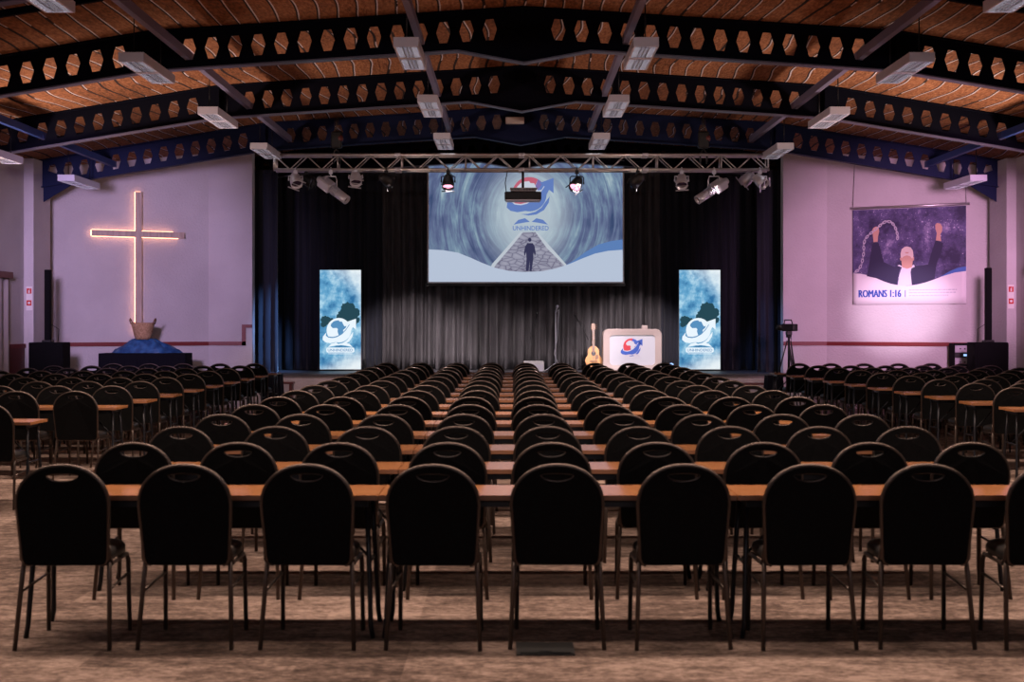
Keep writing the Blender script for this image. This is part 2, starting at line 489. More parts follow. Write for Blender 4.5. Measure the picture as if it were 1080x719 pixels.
def put_text(mb, s, x, z, size, layer, sx=1.0, bold=0.0, align='c', width=None):
    vs, fs, w = text_mesh(s, size, sx, bold)
    k = 1.0
    if width: k = width / w; w = width
    ox = x - (w / 2 if align == 'c' else 0)
    mb.add([(ox + p[0] * k, -layer, z + p[1]) for p in vs], fs, False)


ORD = ['first', 'second', 'third', 'fourth', 'fifth', 'sixth', 'seventh', 'eighth', 'ninth', 'tenth', 'eleventh', 'twelfth', 'thirteenth', 'fourteenth', 'fifteenth']


def from_viewer(k):
    return 'nearest row' if k == 0 else f'{ORD[k]} row from the viewer'


# ------------------------------------------------------------------ the hall
CX = 0.13                                   # ridge of the roof
XL, XR = -8.22, 8.46                        # side walls
YF = 26.5                                   # front wall plane
CREASE_L, CREASE_R = -5.71, 5.89            # where the front walls bend towards the hall
OPEN_L, OPEN_R = -4.89, 5.07                # stage opening
CORNER_L, CORNER_R = 25.1, 25.0
Y0 = -6.0


def roof_z(x):
    """middle height of the roof beams at x"""
    h = abs(x - CX)
    return 5.056 - 0.065 * h if h < 4.37 else 5.056 - 0.065 * 4.37 - 0.165 * (h - 4.37)


def ceil_z(x): return roof_z(x) + 0.2415


b = MB(); b.box(-9.2, 9.4, Y0, 31, -0.2, 0.0)
struct(b.build('floor', 'carpet'))

# ceiling: folded boards following the roof beams
b = MB()
xs = [-9.0, CX - 4.37, CX, CX + 4.37, 9.2]
for i in range(4):
    x0, x1 = xs[i], xs[i + 1]
    a, c = ceil_z(x0), ceil_z(x1)
    vs = [(x0, Y0, a), (x1, Y0, c), (x1, 31, c), (x0, 31, a), (x0, Y0, a + .15), (x1, Y0, c + .15), (x1, 31, c + .15), (x0, 31, a + .15)]
    b.add(vs, [(0, 3, 2, 1), (4, 5, 6, 7), (0, 1, 5, 4), (1, 2, 6, 5), (2, 3, 7, 6), (3, 0, 4, 7)])
struct(b.build('ceiling', 'straw_board'))


def wall_strip(name, pts, thick, m):
    """walls standing on the plan polyline pts, top cut to the ceiling"""
    bb = MB()
    for (p, q) in zip(pts[:-1], pts[1:]):
        p = Vector(p); q = Vector(q); d = (q - p).normalized(); nrm = Vector((-d.y, d.x)) * thick
        n = max(1, int((q - p).length / 0.6))
        for i in range(n):
            s = p + (q - p) * (i / n); e = p + (q - p) * ((i + 1) / n)
            zs, ze = ceil_z(s.x) + 0.02, ceil_z(e.x) + 0.02
            vs = [(s.x, s.y, 0), (e.x, e.y, 0), (e.x + nrm.x, e.y + nrm.y, 0), (s.x + nrm.x, s.y + nrm.y, 0),
                  (s.x, s.y, zs), (e.x, e.y, ze), (e.x + nrm.x, e.y + nrm.y, ze), (s.x + nrm.x, s.y + nrm.y, zs)]
            bb.add(vs, [(0, 3, 2, 1), (4, 5, 6, 7), (0, 1, 5, 4), (1, 2, 6, 5), (2, 3, 7, 6), (3, 0, 4, 7)])
    return struct(bb.build(name, m))


wall_strip('wall_left', [(XL, Y0), (XL, CORNER_L)], 0.25, 'plaster')
wall_strip('wall_front_left', [(XL, CORNER_L), (CREASE_L, YF), (OPEN_L, YF)], 0.25, 'plaster')
wall_strip('wall_front_right', [(OPEN_R, YF), (CREASE_R, YF), (XR, CORNER_R)], 0.25, 'plaster')
wall_strip('wall_right', [(XR, CORNER_R), (XR, Y0)], 0.25, 'plaster')
wall_strip('wall_stage_left', [(-6.3, YF + 0.25), (-6.3, 30.2)], 0.15, 'recess_shade')
wall_strip('wall_stage_back', [(-6.3, 30.2), (6.5, 30.2)], 0.15, 'recess_shade')
wall_strip('wall_stage_right', [(6.5, 30.2), (6.5, YF + 0.25)], 0.15, 'recess_shade')
# wall piers that carry the last roof beam
b = MB(); b.box(XL, XL + 0.16, 23.75, 24.6, 0, ceil_z(XL) + 0.0)
struct(b.build('trim_1', 'plaster'))
b = MB(); b.box(XR - 0.16, XR, 23.75, 24.6, 0, ceil_z(XR) + 0.0)
struct(b.build('trim_2', 'plaster'))


# red dado rails
def rail(name, pts, z, h=0.07, t=0.035, extra=None):
    bb = MB()
    for p, q in zip(pts[:-1], pts[1:]):
        p = Vector(p); q = Vector(q); d = (q - p).normalized(); n = Vector((d.y, -d.x)) * t
        vs = [(p.x, p.y, z), (q.x, q.y, z), (q.x + n.x, q.y + n.y, z), (p.x + n.x, p.y + n.y, z)]
        vs += [(v[0], v[1], z + h) for v in vs]
        bb.add(vs, [(0, 3, 2, 1), (4, 5, 6, 7), (0, 1, 5, 4), (1, 2, 6, 5), (2, 3, 7, 6), (3, 0, 4, 7)])
    if extra: extra(bb)
    return struct(bb.build(name, 'rail_red'))


rail('trim_3', [(XL, CORNER_L), (CREASE_L, YF), (OPEN_L - 0.12, YF)], 1.17,
     extra=lambda bb: (bb.box(OPEN_L - 0.19, OPEN_L - 0.12, YF - 0.035, YF, 1.17, 1.56), bb.box(OPEN_L - 0.12, OPEN_L, YF - 0.035, YF, 1.50, 1.56)))
rail('trim_4', [(OPEN_R, YF), (CREASE_R, YF), (XR, CORNER_R)], 1.17)
rail('trim_5', [(XL, 22.9), (XL, 23.75)], 1.17)

# stage platform
b = MB()
SZ = 0.635
b.cur = 0; b.box(OPEN_L - 0.02, OPEN_R + 0.02, 26.42, 30.2, 0.0, SZ - 0.03)
b.cur = 1; b.box(OPEN_L - 0.02, OPEN_R + 0.02, 26.38, 30.2, SZ - 0.03, SZ)
o = b.build('stage', ['stage_face', 'stage_top'])
tag(o, 'low stage platform with pale front face and dark top', 'stage', kind='structure')


# ------------------------------------------------------------------ roof beams (castellated)
def roof_beam(y, label, webm, ends=True, xmax=8.28):
    t = thing('roof_beam', label, 'roof beam', (CX, y, 0), 0, 'castellated roof beams')
    t['kind'] = 'thing'
    S, W, A, H, HH = 0.272, 0.17, 0.045, 0.445, 0.25
    zc = lambda x: roof_z(x + CX)
    b = MB(); th = 0.012

    def cell(polys):
        for poly in polys:
            b.prism([(p[0], p[1] + zc(p[0])) for p in poly], -th / 2, th / 2)
    for s in (1, -1):
        cell([[(0, -H / 2), (s * 0.267, -H / 2), (s * 0.267, H / 2), (0, H / 2)]])
        k = 0
        while True:
            c = 0.403 + S * k; k += 1
            if c - S / 2 > xmax: break
            e = min(c + S / 2, xmax)
            if abs(c - 4.37) < 0.37 or c > 8.05:
                if c - S / 2 < 4.37 < e:
                    cell([[(s * (c - S / 2), -H / 2), (s * 4.37, -H / 2), (s * 4.37, H / 2), (s * (c - S / 2), H / 2)],
                          [(s * 4.37, -H / 2), (s * e, -H / 2), (s * e, H / 2), (s * 4.37, H / 2)]])
                else:
                    cell([[(s * (c - S / 2), -H / 2), (s * e, -H / 2), (s * e, H / 2), (s * (c - S / 2), H / 2)]])
                continue
            for v in (1, -1):
                cell([[(s * (c - S / 2), 0), (s * (c - W / 2), 0), (s * (c - A), v * HH / 2), (s * (c - A), v * H / 2), (s * (c - S / 2), v * H / 2)],
                      [(s * (c - A), v * HH / 2), (s * (c + A), v * HH / 2), (s * (c + A), v * H / 2), (s * (c - A), v * H / 2)],
                      [(s * (c + S / 2), 0), (s * (c + W / 2), 0), (s * (c + A), v * HH / 2), (s * (c + A), v * H / 2), (s * (c + S / 2), v * H / 2)]])
    # apex haunch
    zb = zc(0) - H / 2
    b.prism([(-0.78, zc(0.78) - H / 2), (0, 4.64), (0.78, zc(0.78) - H / 2), (0, zb)], -th / 2, th / 2)
    # knee stiffeners
    for s in (1, -1):
        b.box(s * 4.37 - 0.01, s * 4.37 + 0.01, -0.07, 0.07, zc(4.37) - H / 2, zc(4.37) + H / 2)
    b.build('web', webm, t)

    def ribbon(pts, w, tk, name, m):
        f = MB()
        for (p, q) in zip(pts[:-1], pts[1:]):
            f.prism([p, q, (q[0], q[1] + tk), (p[0], p[1] + tk)], -w / 2, w / 2)
        f.build(name, m, t)
    up = [(-xmax, zc(-xmax) + H / 2), (-4.37, zc(4.37) + H / 2), (0, zc(0) + H / 2), (4.37, zc(4.37) + H / 2), (xmax, zc(xmax) + H / 2)]
    ribbon(up, 0.15, 0.016, 'top_flange', webm)
    dn = [(-xmax, zc(-xmax) - H / 2), (-4.37, zc(4.37) - H / 2), (-0.78, zc(0.78) - H / 2), (0, 4.64), (0.78, zc(0.78) - H / 2), (4.37, zc(4.37) - H / 2), (xmax, zc(xmax) - H / 2)]
    dn = [(p[0], p[1] - 0.016) for p in dn]
    ribbon(dn, 0.15, 0.016, 'bottom_flange', 'flange_lit' if webm == 'beam_paint' else webm)
    if ends:
        for s, wx in ((1, XR - 0.16 - CX), (-1, XL + 0.16 - CX)):
            g = MB()
            z1 = zc(wx) - H / 2
            g.prism([(wx - s * 0.02, z1 + 0.3), (wx - s * 0.62, zc(wx - s * 0.62) - H / 2), (wx - s * 0.02, z1 - 0.26)], -th, th)
            g.build('gusset', webm, t)
    return t


mat('beam_blue', (0.005, 0.010, 0.045), 0.6, 0.0, spec=0.15)
BEAMS = [12.8, 16.6, 20.4, 24.2]
roof_beam(BEAMS[0], 'dark castellated roof beam only its lower corners show at the photo top', 'beam_paint', False)
roof_beam(BEAMS[1], 'black castellated roof beam with hexagon holes, nearest to the viewer', 'beam_paint', False)
roof_beam(BEAMS[2], 'black castellated roof beam with hexagon holes, midway between nearest and blue one', 'beam_paint', False)
roof_beam(BEAMS[3], 'navy blue castellated roof beam just before the front walls and truss', 'beam_blue')
roof_beam(28.0, 'dark castellated beam in shadow above the stage behind the truss', 'beam_paint', False, 6.2)
# last one is shorter in view: it runs over the stage recess only

# long tubes along the hall
TUBES = [(-1.09, 4.90, 'left of the ridge'), (1.32, 4.90, 'right of the ridge'), (-3.82, 4.73, 'at the left roof bend'), (4.08, 4.73, 'at the right roof bend'),
         (-6.82, 4.30, 'near the left wall'), (7.08, 4.30, 'near the right wall')]
for x, z, w in TUBES:
    b = MB()
    for ya, yb in ((9, 12.79), (12.81, 16.59), (16.61, 20.39), (20.41, 24.19)):
        b.box(x - 0.035, x + 0.035, ya, yb, z - 0.05, z + 0.05)
    o = b.build('roof_tie_tube', 'blue_paint' if abs(x) > 6 else 'tube_paint')
    tag(o, f'long square steel tube joining the roof beams {w}', 'tube', 'roof tie tubes')

# cross purlins under the boards in the outer bays
for y in (14.7, 18.5, 22.3):
    for s in (1, -1):
        b = MB()
        x0, x1 = CX + s * 4.4, (XR if s > 0 else XL)
        b.add([(x0, y - .03, ceil_z(x0) - .07), (x1, y - .03, ceil_z(x1) - .07), (x1, y + .03, ceil_z(x1) - .07), (x0, y + .03, ceil_z(x0) - .07),
               (x0, y - .03, ceil_z(x0) + .02), (x1, y - .03, ceil_z(x1) + .02), (x1, y + .03, ceil_z(x1) + .02), (x0, y + .03, ceil_z(x0) + .02)],
              [(0, 3, 2, 1), (4, 5, 6, 7), (0, 1, 5, 4), (1, 2, 6, 5), (2, 3, 7, 6), (3, 0, 4, 7)])
        o = b.build('roof_purlin', 'beam_paint')
        i = (14.7, 18.5, 22.3).index(y)
        tag(o, f'dark thin purlin under the boards on the {"right" if s > 0 else "left"} slope, {["nearest", "middle", "farthest"][i]} of three', 'purlin', 'purlins on the roof slopes')


# ------------------------------------------------------------------ ceiling lights
def make_light():
    t = thing('ceiling_light', '', 'ceiling light', (0, 0, 0), 0, 'louvred fluorescent ceiling lights')
    L, W, H = 1.4, 0.27, 0.10
    b = MB()     # open-bottomed housing
    b.box(-W / 2, W / 2, 0, L, H - 0.012, H)
    b.box(-W / 2, -W / 2 + 0.02, 0, L, 0, H - 0.012); b.box(W / 2 - 0.02, W / 2, 0, L, 0, H - 0.012)
    b.box(-W / 2 + 0.02, W / 2 - 0.02, 0, 0.025, 0, H - 0.012); b.box(-W / 2 + 0.02, W / 2 - 0.02, L - 0.025, L, 0, H - 0.012)
    b.box(-W / 2 + 0.02, W / 2 - 0.02, L / 2 - 0.05, L / 2 + 0.05, 0, H - 0.012)
    b.build('housing', 'white_enamel', t)
    b = MB()
    for (ya, yb) in ((0.06, L / 2 - 0.06), (L / 2 + 0.06, L - 0.06)):
        n = 9
        for i in range(n):
            y = ya + (yb - ya) * i / (n - 1)
            b.box(-W / 2 + 0.02, W / 2 - 0.02, y - 0.004, y + 0.004, 0.004, 0.028)
        for x in (-0.045, 0.0, 0.045):
            b.box(x - 0.004, x + 0.004, ya, yb, 0.0, 0.028)
    b.build('louvre', 'louvre', t)
    for x in (-0.068, 0.068):
        b = MB(); b.tube([(x, 0.035, 0.062), (x, L - 0.035, 0.062)], 0.013, 8)
        b.build('lamp_tube', 'lamp_glass', t)
    return t


LT = make_light()
first = True
for x, z, w in ((-1.14, 4.53, 'row left of the ridge'), (1.42, 4.53, 'row right of the ridge'), (-4.07, 4.37, 'row at the left roof bend'), (4.36, 4.37, 'row at the right roof bend'),
                (-7.15, 3.86, 'row by the left wall'), (7.45, 3.86, 'row by the right wall')):
    rows = [(15.05, 0), (18.83, 1), (22.6, 2)]
    if 3 < abs(x) < 5: rows = [(11.3, 0), (15.05, 1), (18.83, 2), (22.6, 3)]
    if abs(x) > 6: rows = [(18.83, 0), (22.6, 1)]
    for y, k in rows:
        lab = f'white louvred ceiling light, {"nearest" if k == 0 else ORD[k] + " from the viewer"} in the {w}'
        if first: o = LT; o.location = (x, y, z); o['label'] = lab; first = False
        else: o = dup(LT, (x, y, z), 0, lab)
        for yy in (0.12, 1.28):
            r = MB(); hz = ceil_z(x) - z
            r.tube([(0, yy, 0.1), (0, yy, hz + 0.004)], 0.007, 6)
            r.build('hanging_rod', 'table_metal', o)

# small box under the last beam
c = at(543, 127, 24.1)
b = MB(); b.box(-0.16, 0.16, -0.06, 0.09, -0.055, 0.055, bev=0.012)
o = b.build('junction_box', 'white_plastic', None, (c.x, 24.1, c.z))
tag(o, 'small white box fixed to the middle of the blue roof beam', 'box')


# ------------------------------------------------------------------ chairs
def back_y(z): return -0.215 - (z - 0.41) * 0.15


def chair_outline(n=18, w=0.215, wb=0.20, ztop=0.888, zs=0.70, zb=0.405, grow=0.0):
    pts = [(-wb - grow + 0.03, zb), (-wb - grow + 0.009, zb + 0.008), (-wb - grow, zb + 0.03)]
    for i in range(n + 1):
        a = PI - PI * i / n
        c, s = math.cos(a), math.sin(a)
        pts.append(((w + grow) * math.copysign(abs(c) ** 0.92, c), zs + (ztop - zs + grow) * s ** 0.92))
    pts += [(wb + grow, zb + 0.03), (wb + grow - 0.009, zb + 0.008), (wb + grow - 0.03, zb)]
    return pts


def make_chair():
    t = thing('banquet_chair', '', 'chair', (0, 0, 0), 0, 'black banquet chairs set out in rows')
    # backrest with a half-moon hand hole
    out = chair_outline()
    hole = arc(0, 0.846, 0.082, 0.011, 180, 0, 8)[:-1] + arc(0, 0.846, 0.082, 0.033, 0, -180, 10)[:-1]
    bm = bmesh.new()
    o1 = [bm.verts.new((p[0], 0, p[1])) for p in out]; h1 = [bm.verts.new((p[0], 0, p[1])) for p in hole]
    ed = [bm.edges.new((l[i], l[(i + 1) % len(l)])) for l in (o1, h1) for i in range(len(l))]
    r = bmesh.ops.triangle_fill(bm, use_beauty=True, use_dissolve=False, edges=ed)
    fs = [f for f in bm.faces]
    # drop anything that filled the hole
    for f in fs:
        c = f.calc_center_median()
        if abs(c.x) < 0.082:
            if all(v in h1 for v in f.verts): bm.faces.remove(f)
    ex = bmesh.ops.extrude_face_region(bm, geom=list(bm.faces))
    for v in ex['geom']:
        if isinstance(v, bmesh.types.BMVert): v.co.y += 0.038
    bmesh.ops.recalc_face_normals(bm, faces=bm.faces)
    for v in bm.verts: v.co.y += back_y(v.co.z) - 0.019 + 0.35 * v.co.x ** 2 * -1 + 0.012
    me = bpy.data.meshes.new('backrest'); bm.to_mesh(me); bm.free(); me.materials.append(MATS['fabric'])
    o = bpy.data.objects.new('backrest', me); COL.objects.link(o); o.parent = t
    # metal frame round the back and the hand hole rim
    b = MB()
    bend = lambda x, z: (x, back_y(z) + 0.012 - 0.35 * x * x, z)
    b.tube([bend(p[0], p[1]) for p in chair_outline(grow=0.005)], 0.0115, 7)
    b.tube([bend(p[0], p[1]) for p in hole], 0.0055, 5, closed=True)
    b.build('back_frame', 'chair_metal', t)
    # seat cushion
    b = MB(); b.smooth = True

    def loop(z, ins):
        w, y0, y1 = 0.205 - ins, -0.19 + ins, 0.215 - ins
        rr = 0.12 - ins * 0.5
        pts = [(-w + 0.02, y0), (w - 0.02, y0), (w, y0 + 0.03)]
        pts += arc(w - rr, y1 - rr, rr, rr, 0, 90, 6) + arc(-w + rr, y1 - rr, rr, rr, 90, 180, 6)
        pts += [(-w, y0 + 0.03)]
        return [(p[0], p[1], z) for p in pts]
    ls = [loop(0.412, 0.012), loop(0.418, 0.0), loop(0.452, 0.0), loop(0.470, 0.012), loop(0.480, 0.05), loop(0.483, 0.12)]
    n = len(ls[0]); vs = sum(ls, []); fsx = []
    for k in range(len(ls) - 1):
        for i in range(n): fsx.append((k * n + i, k * n + (i + 1) % n, (k + 1) * n + (i + 1) % n, (k + 1) * n + i))
    fsx += [tuple(range(n))[::-1], tuple((len(ls) - 1) * n + i for i in range(n))]
    b.add(vs, fsx); b.build('seat', 'vinyl', t)
    # legs
    for s in (-1, 1):
        b = MB(); b.tube([(s * 0.206, -0.20, 0.43), (s * 0.211, -0.212, 0.36), (s * 0.228, -0.275, 0.0)], [0.0115, 0.0125, 0.0115], 7)
        b.build('leg', 'leg_metal', t)
        b = MB(); b.tube([(s * 0.200, 0.14, 0.405), (s * 0.204, 0.165, 0.37), (s * 0.208, 0.185, 0.0)], [0.0115, 0.0125, 0.0115], 7)
        b.build('leg', 'leg_metal', t)
    # seat rails and stretchers
    b = MB()
    for s in (-1, 1):
        b.tube([(s * 0.213, back_y(0.5), 0.50), (s * 0.214, -0.215, 0.435), (s * 0.212, -0.17, 0.404), (s * 0.203, 0.15, 0.400)], 0.0105, 6)
        b.tube([(s * 0.208, -0.2255, 0.28), (s * 0.204, 0.168, 0.30)], 0.0075, 5)
    b.tube([(-0.2, 0.12, 0.402), (0.2, 0.12, 0.402)], 0.009, 5); b.tube([(-0.2, -0.17, 0.402), (0.2, -0.17, 0.402)], 0.009, 5)
    b.build('seat_rail', 'chair_metal', t)
    return t


CHAIR = make_chair()
used_chair = [False]


def in_frame(x, y, half=0.35, ztop=0.9):
    px = PX + x * FOC / y; m = half * FOC / y
    return px + m > 0 and px - m < 1080


def place_chair(x, y_back, label):
    if not in_frame(x, y_back, 0.24): return
    loc = (x + random.uniform(-0.012, 0.012), y_back + 0.285 + random.uniform(-0.015, 0.015), 0)
    rz = R(random.uniform(-2.2, 2.2))
    if not used_chair[0]:
        CHAIR.location = loc; CHAIR.rotation_euler = (0, 0, rz); CHAIR['label'] = label; used_chair[0] = True
    else: dup(CHAIR, loc, rz, label)


def make_table():
    t = thing('folding_table', '', 'table', (0, 0, 0), 0, 'wood-topped folding tables set out in rows')
    L, D = 0.897, 0.46
    b = MB(); b.box(-L, L, 0.003, D - 0.003, 0.695, 0.72)
    b.build('tabletop', 'table_laminate', t)
    b = MB()
    b.box(-L, L, 0.0, 0.003, 0.6945, 0.7195); b.box(-L, L, D - 0.003, D, 0.6945, 0.7195)
    b.build('edge_band', 'edge_band', t)
    b = MB()
    b.box(-L + 0.05, L - 0.05, 0.05, 0.075, 0.655, 0.695); b.box(-L + 0.05, L - 0.05, D - 0.075, D - 0.05, 0.655, 0.695)
    for s in (-1, 1): b.box(s * 0.83 - 0.012, s * 0.83 + 0.012, 0.05, D - 0.05, 0.66, 0.695)
    b.build('under_frame', 'table_metal', t)
    for s in (-1, 1):
        for (ya, yb) in ((0.10, 0.03), (D - 0.10, D - 0.03)):
            b = MB(); b.tube([(s * 0.835, ya, 0.67), (s * 0.848, ya * 0.6 + yb * 0.4, 0.40), (s * 0.862, yb, 0.06), (s * 0.872, yb, 0.0)], 0.0135, 7)
            b.build('leg', 'table_metal', t)
        b = MB(); b.tube([(s * 0.845, 0.08, 0.36), (s * 0.845, D - 0.08, 0.36)], 0.009, 6)
        b.tube([(s * 0.846, D / 2, 0.36), (s * 0.55, D / 2, 0.675)], 0.008, 6)
        b.build('brace', 'table_metal', t)
    return t


TABLE = make_table()
used_table = [False]


def place_table(x, y, label):
    if not in_frame(x, y, 0.9): return
    if not used_table[0]:
        TABLE.location = (x, y, 0); TABLE['label'] = label; used_table[0] = True
    else: dup(TABLE, (x, y, 0), 0, label)


# centre block: 15 rows of nine chairs at three tables
for r in range(15):
    yb = 6.82 + 1.253 * r
    row = from_viewer(r)
    for c in range(9):
        pos = 'middle one of nine' if c == 4 else (f'{ORD[c]} from left' if c < 4 else f'{ORD[8 - c]} from right')
        place_chair(0.224 + 0.6 * (c - 4), yb, f'black round-backed chair, {pos}, {row}, centre block')
    for k, w in enumerate(('left', 'middle', 'right')):
        place_table(0.224 + 1.8 * (k - 1), yb + 0.25, f'wood-topped folding table, {w} of three, {row}, centre block')
# left block
left_rows = [11.95] + [14.2 + 1.225 * k for k in range(9)]
for r, yb in enumerate(left_rows):
    row = from_viewer(r)
    for c in range(6):
        if r == 9 and c == 5: continue
        place_chair(-4.39 - (0.08 if r == 0 else 0) - 0.6 * c, yb, f'black round-backed chair, {"beside" if c == 0 else ORD[c] + " from"} the aisle, {row}, left block')
    for k in range(2):
        place_table(-4.06 - (0.14 if r == 0 else 0) - 0.9 - 1.8 * k, yb + (0.35 if r == 0 else 0.25), f'wood-topped folding table, {"at the aisle" if k == 0 else "on the wall side"}, {row}, left block')
# right block
OFF = [0.385, 0.93, 1.48, 2.08, 2.62, 3.18]
for r in range(10):
    k = r - 1
    yb = 15.0 + 1.125 * k + (0.12 if k == 8 else 0)
    tl = 4.955 - 0.056 * k
    row = from_viewer(r)
    for c in range(6):
        place_chair(tl + OFF[c], yb, f'black round-backed chair, {"beside" if c == 0 else ORD[c] + " from"} the aisle, {row}, right block')
    for q in range(2):
        place_table(tl + 0.9 + 1.8 * q, yb + 0.25, f'wood-topped folding table, {"at the aisle" if q == 0 else "on the wall side"}, {row}, right block')

# floor box in the carpet near the camera
b = MB(); b.box(-0.14, 0.14, -0.13, 0.13, 0.0, 0.006); b.box(-0.12, 0.12, -0.11, 0.11, 0.006, 0.010); b.box(-0.03, 0.03, -0.09, -0.06, 0.010, 0.013)
c = at(575, 686, 6.83)
o = b.build('floor_box', 'black', None, (c.x, 6.85, 0)); tag(o, 'small black cable hatch set in the carpet before the nearest row', 'floor box')


# ------------------------------------------------------------------ stage curtains
def curtain(name, x0, x1, y, z0, z1, amp, folds, m, label, seed, kx=0.0):
    rnd = random.Random(seed)
    n = int((x1 - x0) / 0.025); nz = 14
    phs = []; ph = 0
    vs = []
    prof = []
    for i in range(n + 1):
        ph += 2 * PI / n * folds * rnd.uniform(0.35, 1.65)
        prof.append((ph, rnd.uniform(0.75, 1.0)))
    a2 = [rnd.uniform(0, 6.28) for _ in range(4)]
    for k in range(nz + 1):
        z = z0 + (z1 - z0) * k / nz; g = 1 - 0.55 * k / nz
        for i in range(n + 1):
            x = x0 + (x1 - x0) * i / n
            ww = math.sin(prof[i][0] + 0.25 * math.sin(z * 1.7 + a2[0])) + 0.45 * math.sin(prof[i][0] * 0.37 + a2[1] + z * 0.2) + 0.3 * math.sin(prof[i][0] * 2.3 + a2[2])
            yy = y - amp * g * ww
            vs.append((x + kx * math.sin(z * 0.9 + i * 0.05) * 0.01, yy, z))
    fs = [(k * (n + 1) + i, k * (n + 1) + i + 1, (k + 1) * (n + 1) + i + 1, (k + 1) * (n + 1) + i) for k in range(nz) for i in range(n)]
    b = MB(); b.add(vs, fs, True)
    o = b.build(name, m, None, None, False)
    md = o.modifiers.new('thick', 'SOLIDIFY'); md.thickness = 0.008; md.offset = 1
    tag(o, label, 'curtain', 'stage curtains')
    return o


curtain('stage_curtain', -5.9, -2.62, 28.75, SZ + 0.005, 4.66, 0.08, 17, 'velvet', 'tall black velvet stage curtain behind the left lit banner', 1)
curtain('stage_curtain', -2.66, 3.02, 28.85, SZ + 0.005, 4.9, 0.115, 27, 'velvet_lit', 'black pleated curtain, painted paler as if lit, mid-stage under the screen', 2)
curtain('stage_curtain', 2.98, 6.1, 28.75, SZ + 0.005, 4.66, 0.08, 16, 'velvet', 'tall black velvet stage curtain behind the right lit banner', 3)
curtain('stage_curtain', -5.35, -4.55, 27.35, SZ + 0.005, 4.55, 0.06, 5, 'velvet', 'narrow blue-lit wing curtain at the left edge of the stage', 4)
curtain('stage_curtain', 4.72, 5.5, 27.35, SZ + 0.005, 4.55, 0.06, 5, 'velvet', 'narrow dark wing curtain at the right edge of the stage', 5)

# ------------------------------------------------------------------ projection screen
AFRICA = [(-.35, .9), (.05, .95), (.15, .8), (.45, .78), (.6, .45), (.75, .2), (1.0, .25), (.9, 0), (.6, -.25), (.6, -.5), (.45, -.65), (.3, -.95), (.1, -1), (-.02, -.7),
          (-.1, -.4), (-.05, -.15), (-.2, .0), (-.45, -.02), (-.7, -.02), (-.95, .25), (-.9, .5), (-.6, .8)]


def scaled(poly, cx, cz, s, sz=None):
    return [(cx + p[0] * s, cz + p[1] * (sz or s)) for p in poly]


def swoosh(cx, cz, s):
    """band sweeping under the globe, and the arrow head it ends in at the upper right"""
    band = [(-1.02, -0.18), (-1.06, -0.45), (-0.85, -0.60), (-0.5, -0.64), (-0.15, -0.56), (0.25, -0.34), (0.6, 0.02), (0.86, 0.42), (0.98, 0.62),
            (1.22, 0.40), (1.0, -0.02), (0.72, -0.36), (0.3, -0.72), (-0.2, -0.97), (-0.7, -1.05), (-1.1, -0.97), (-1.32, -0.78), (-1.3, -0.52)]
    head = [(0.60, 0.66), (1.40, 0.94), (1.40, 0.06)]
    return scaled(band, cx, cz, s), scaled(head, cx, cz, s)


def lower_crescent(cx, cz, s):
    o = [(1.18, -0.12), (1.12, -0.5), (0.85, -0.92), (0.4, -1.18), (-0.05, -1.24), (-0.5, -1.16)]
    i = [(-0.1, -1.14), (0.35, -1.02), (0.7, -0.78), (0.95, -0.42)]
    return scaled(o + i, cx, cz, s)


def book(cx, cz, s):
    L = [(-0.05, 0.0), (-0.35, 0.22), (-0.75, 0.12), (-1.05, -0.18), (-0.8, -0.12), (-0.4, -0.05)]
    return scaled(L, cx, cz, s), scaled([(-p[0], p[1]) for p in L], cx, cz, s)


def circle(cx, cz, rx, rz=None, n=28):
    return arc(cx, cz, rx, rz or rx, 0, 360, n)[:-1]


SW, SH = 3.89, 2.40
scr_c = at(554.5, 297, 28.3)
t = thing('projection_screen', 'wide lit projection screen showing a water tunnel, a road and a walking figure', 'screen', (scr_c.x, 28.35, scr_c.z))
b = MB(); b.box(-SW / 2 - 0.03, SW / 2 + 0.03, 0.0, 0.02, -0.03, SH + 0.03)
b.build('screen_cloth', 'white_plastic', t)
b = MB(); b.box(-SW / 2 - 0.05, SW / 2 + 0.05, -0.02, 0.025, -0.085, -0.03); b.build('bottom_bar', 'black', t)
b = MB(); b.box(-SW / 2 - 0.08, SW / 2 + 0.08, -0.05, 0.06, SH + 0.03, SH + 0.15)
for sx in (-1.6, 1.6): b.box(sx - 0.02, sx + 0.02, -0.02, 0.02, SH + 0.15, 5.0 - scr_c.z + 0.25)
b.build('roller_case', 'black', t)
b = MB()
NAMES = ['scr_water', 'scr_road', 'scr_white', 'scr_sea', 'scr_blue', 'scr_red', 'scr_white2', 'scr_dark', 'scr_foam', 'scr_purple']
ix = {n: i for i, n in enumerate(NAMES)}
b.cur = ix['scr_water']; b.flat([(-SW / 2, 0), (SW / 2, 0), (SW / 2, SH), (-SW / 2, SH)], 0.002)
kx, kz = SW / 1054.0, SH / 1.0


def sp_(px, py):
    """pixel of the 1080x617 enlargement of the screen -> metres on the screen"""
    return ((px - 536) * SW / 1048.0, (588 - py) * (116.0 / 617 * 1.0) * 28.3 / FOC * 1.033)


b.cur = ix['scr_foam']; b.flat([sp_(*p) for p in [(505, 318), (600, 318), (690, 420), (770, 510), (735, 545), (330, 545), (355, 490), (430, 405)]], 0.004)
b.cur = ix['scr_road']; b.flat([sp_(*p) for p in [(522, 318), (588, 318), (650, 405), (745, 500), (735, 545), (350, 545), (372, 498), (452, 405)]], 0.006)
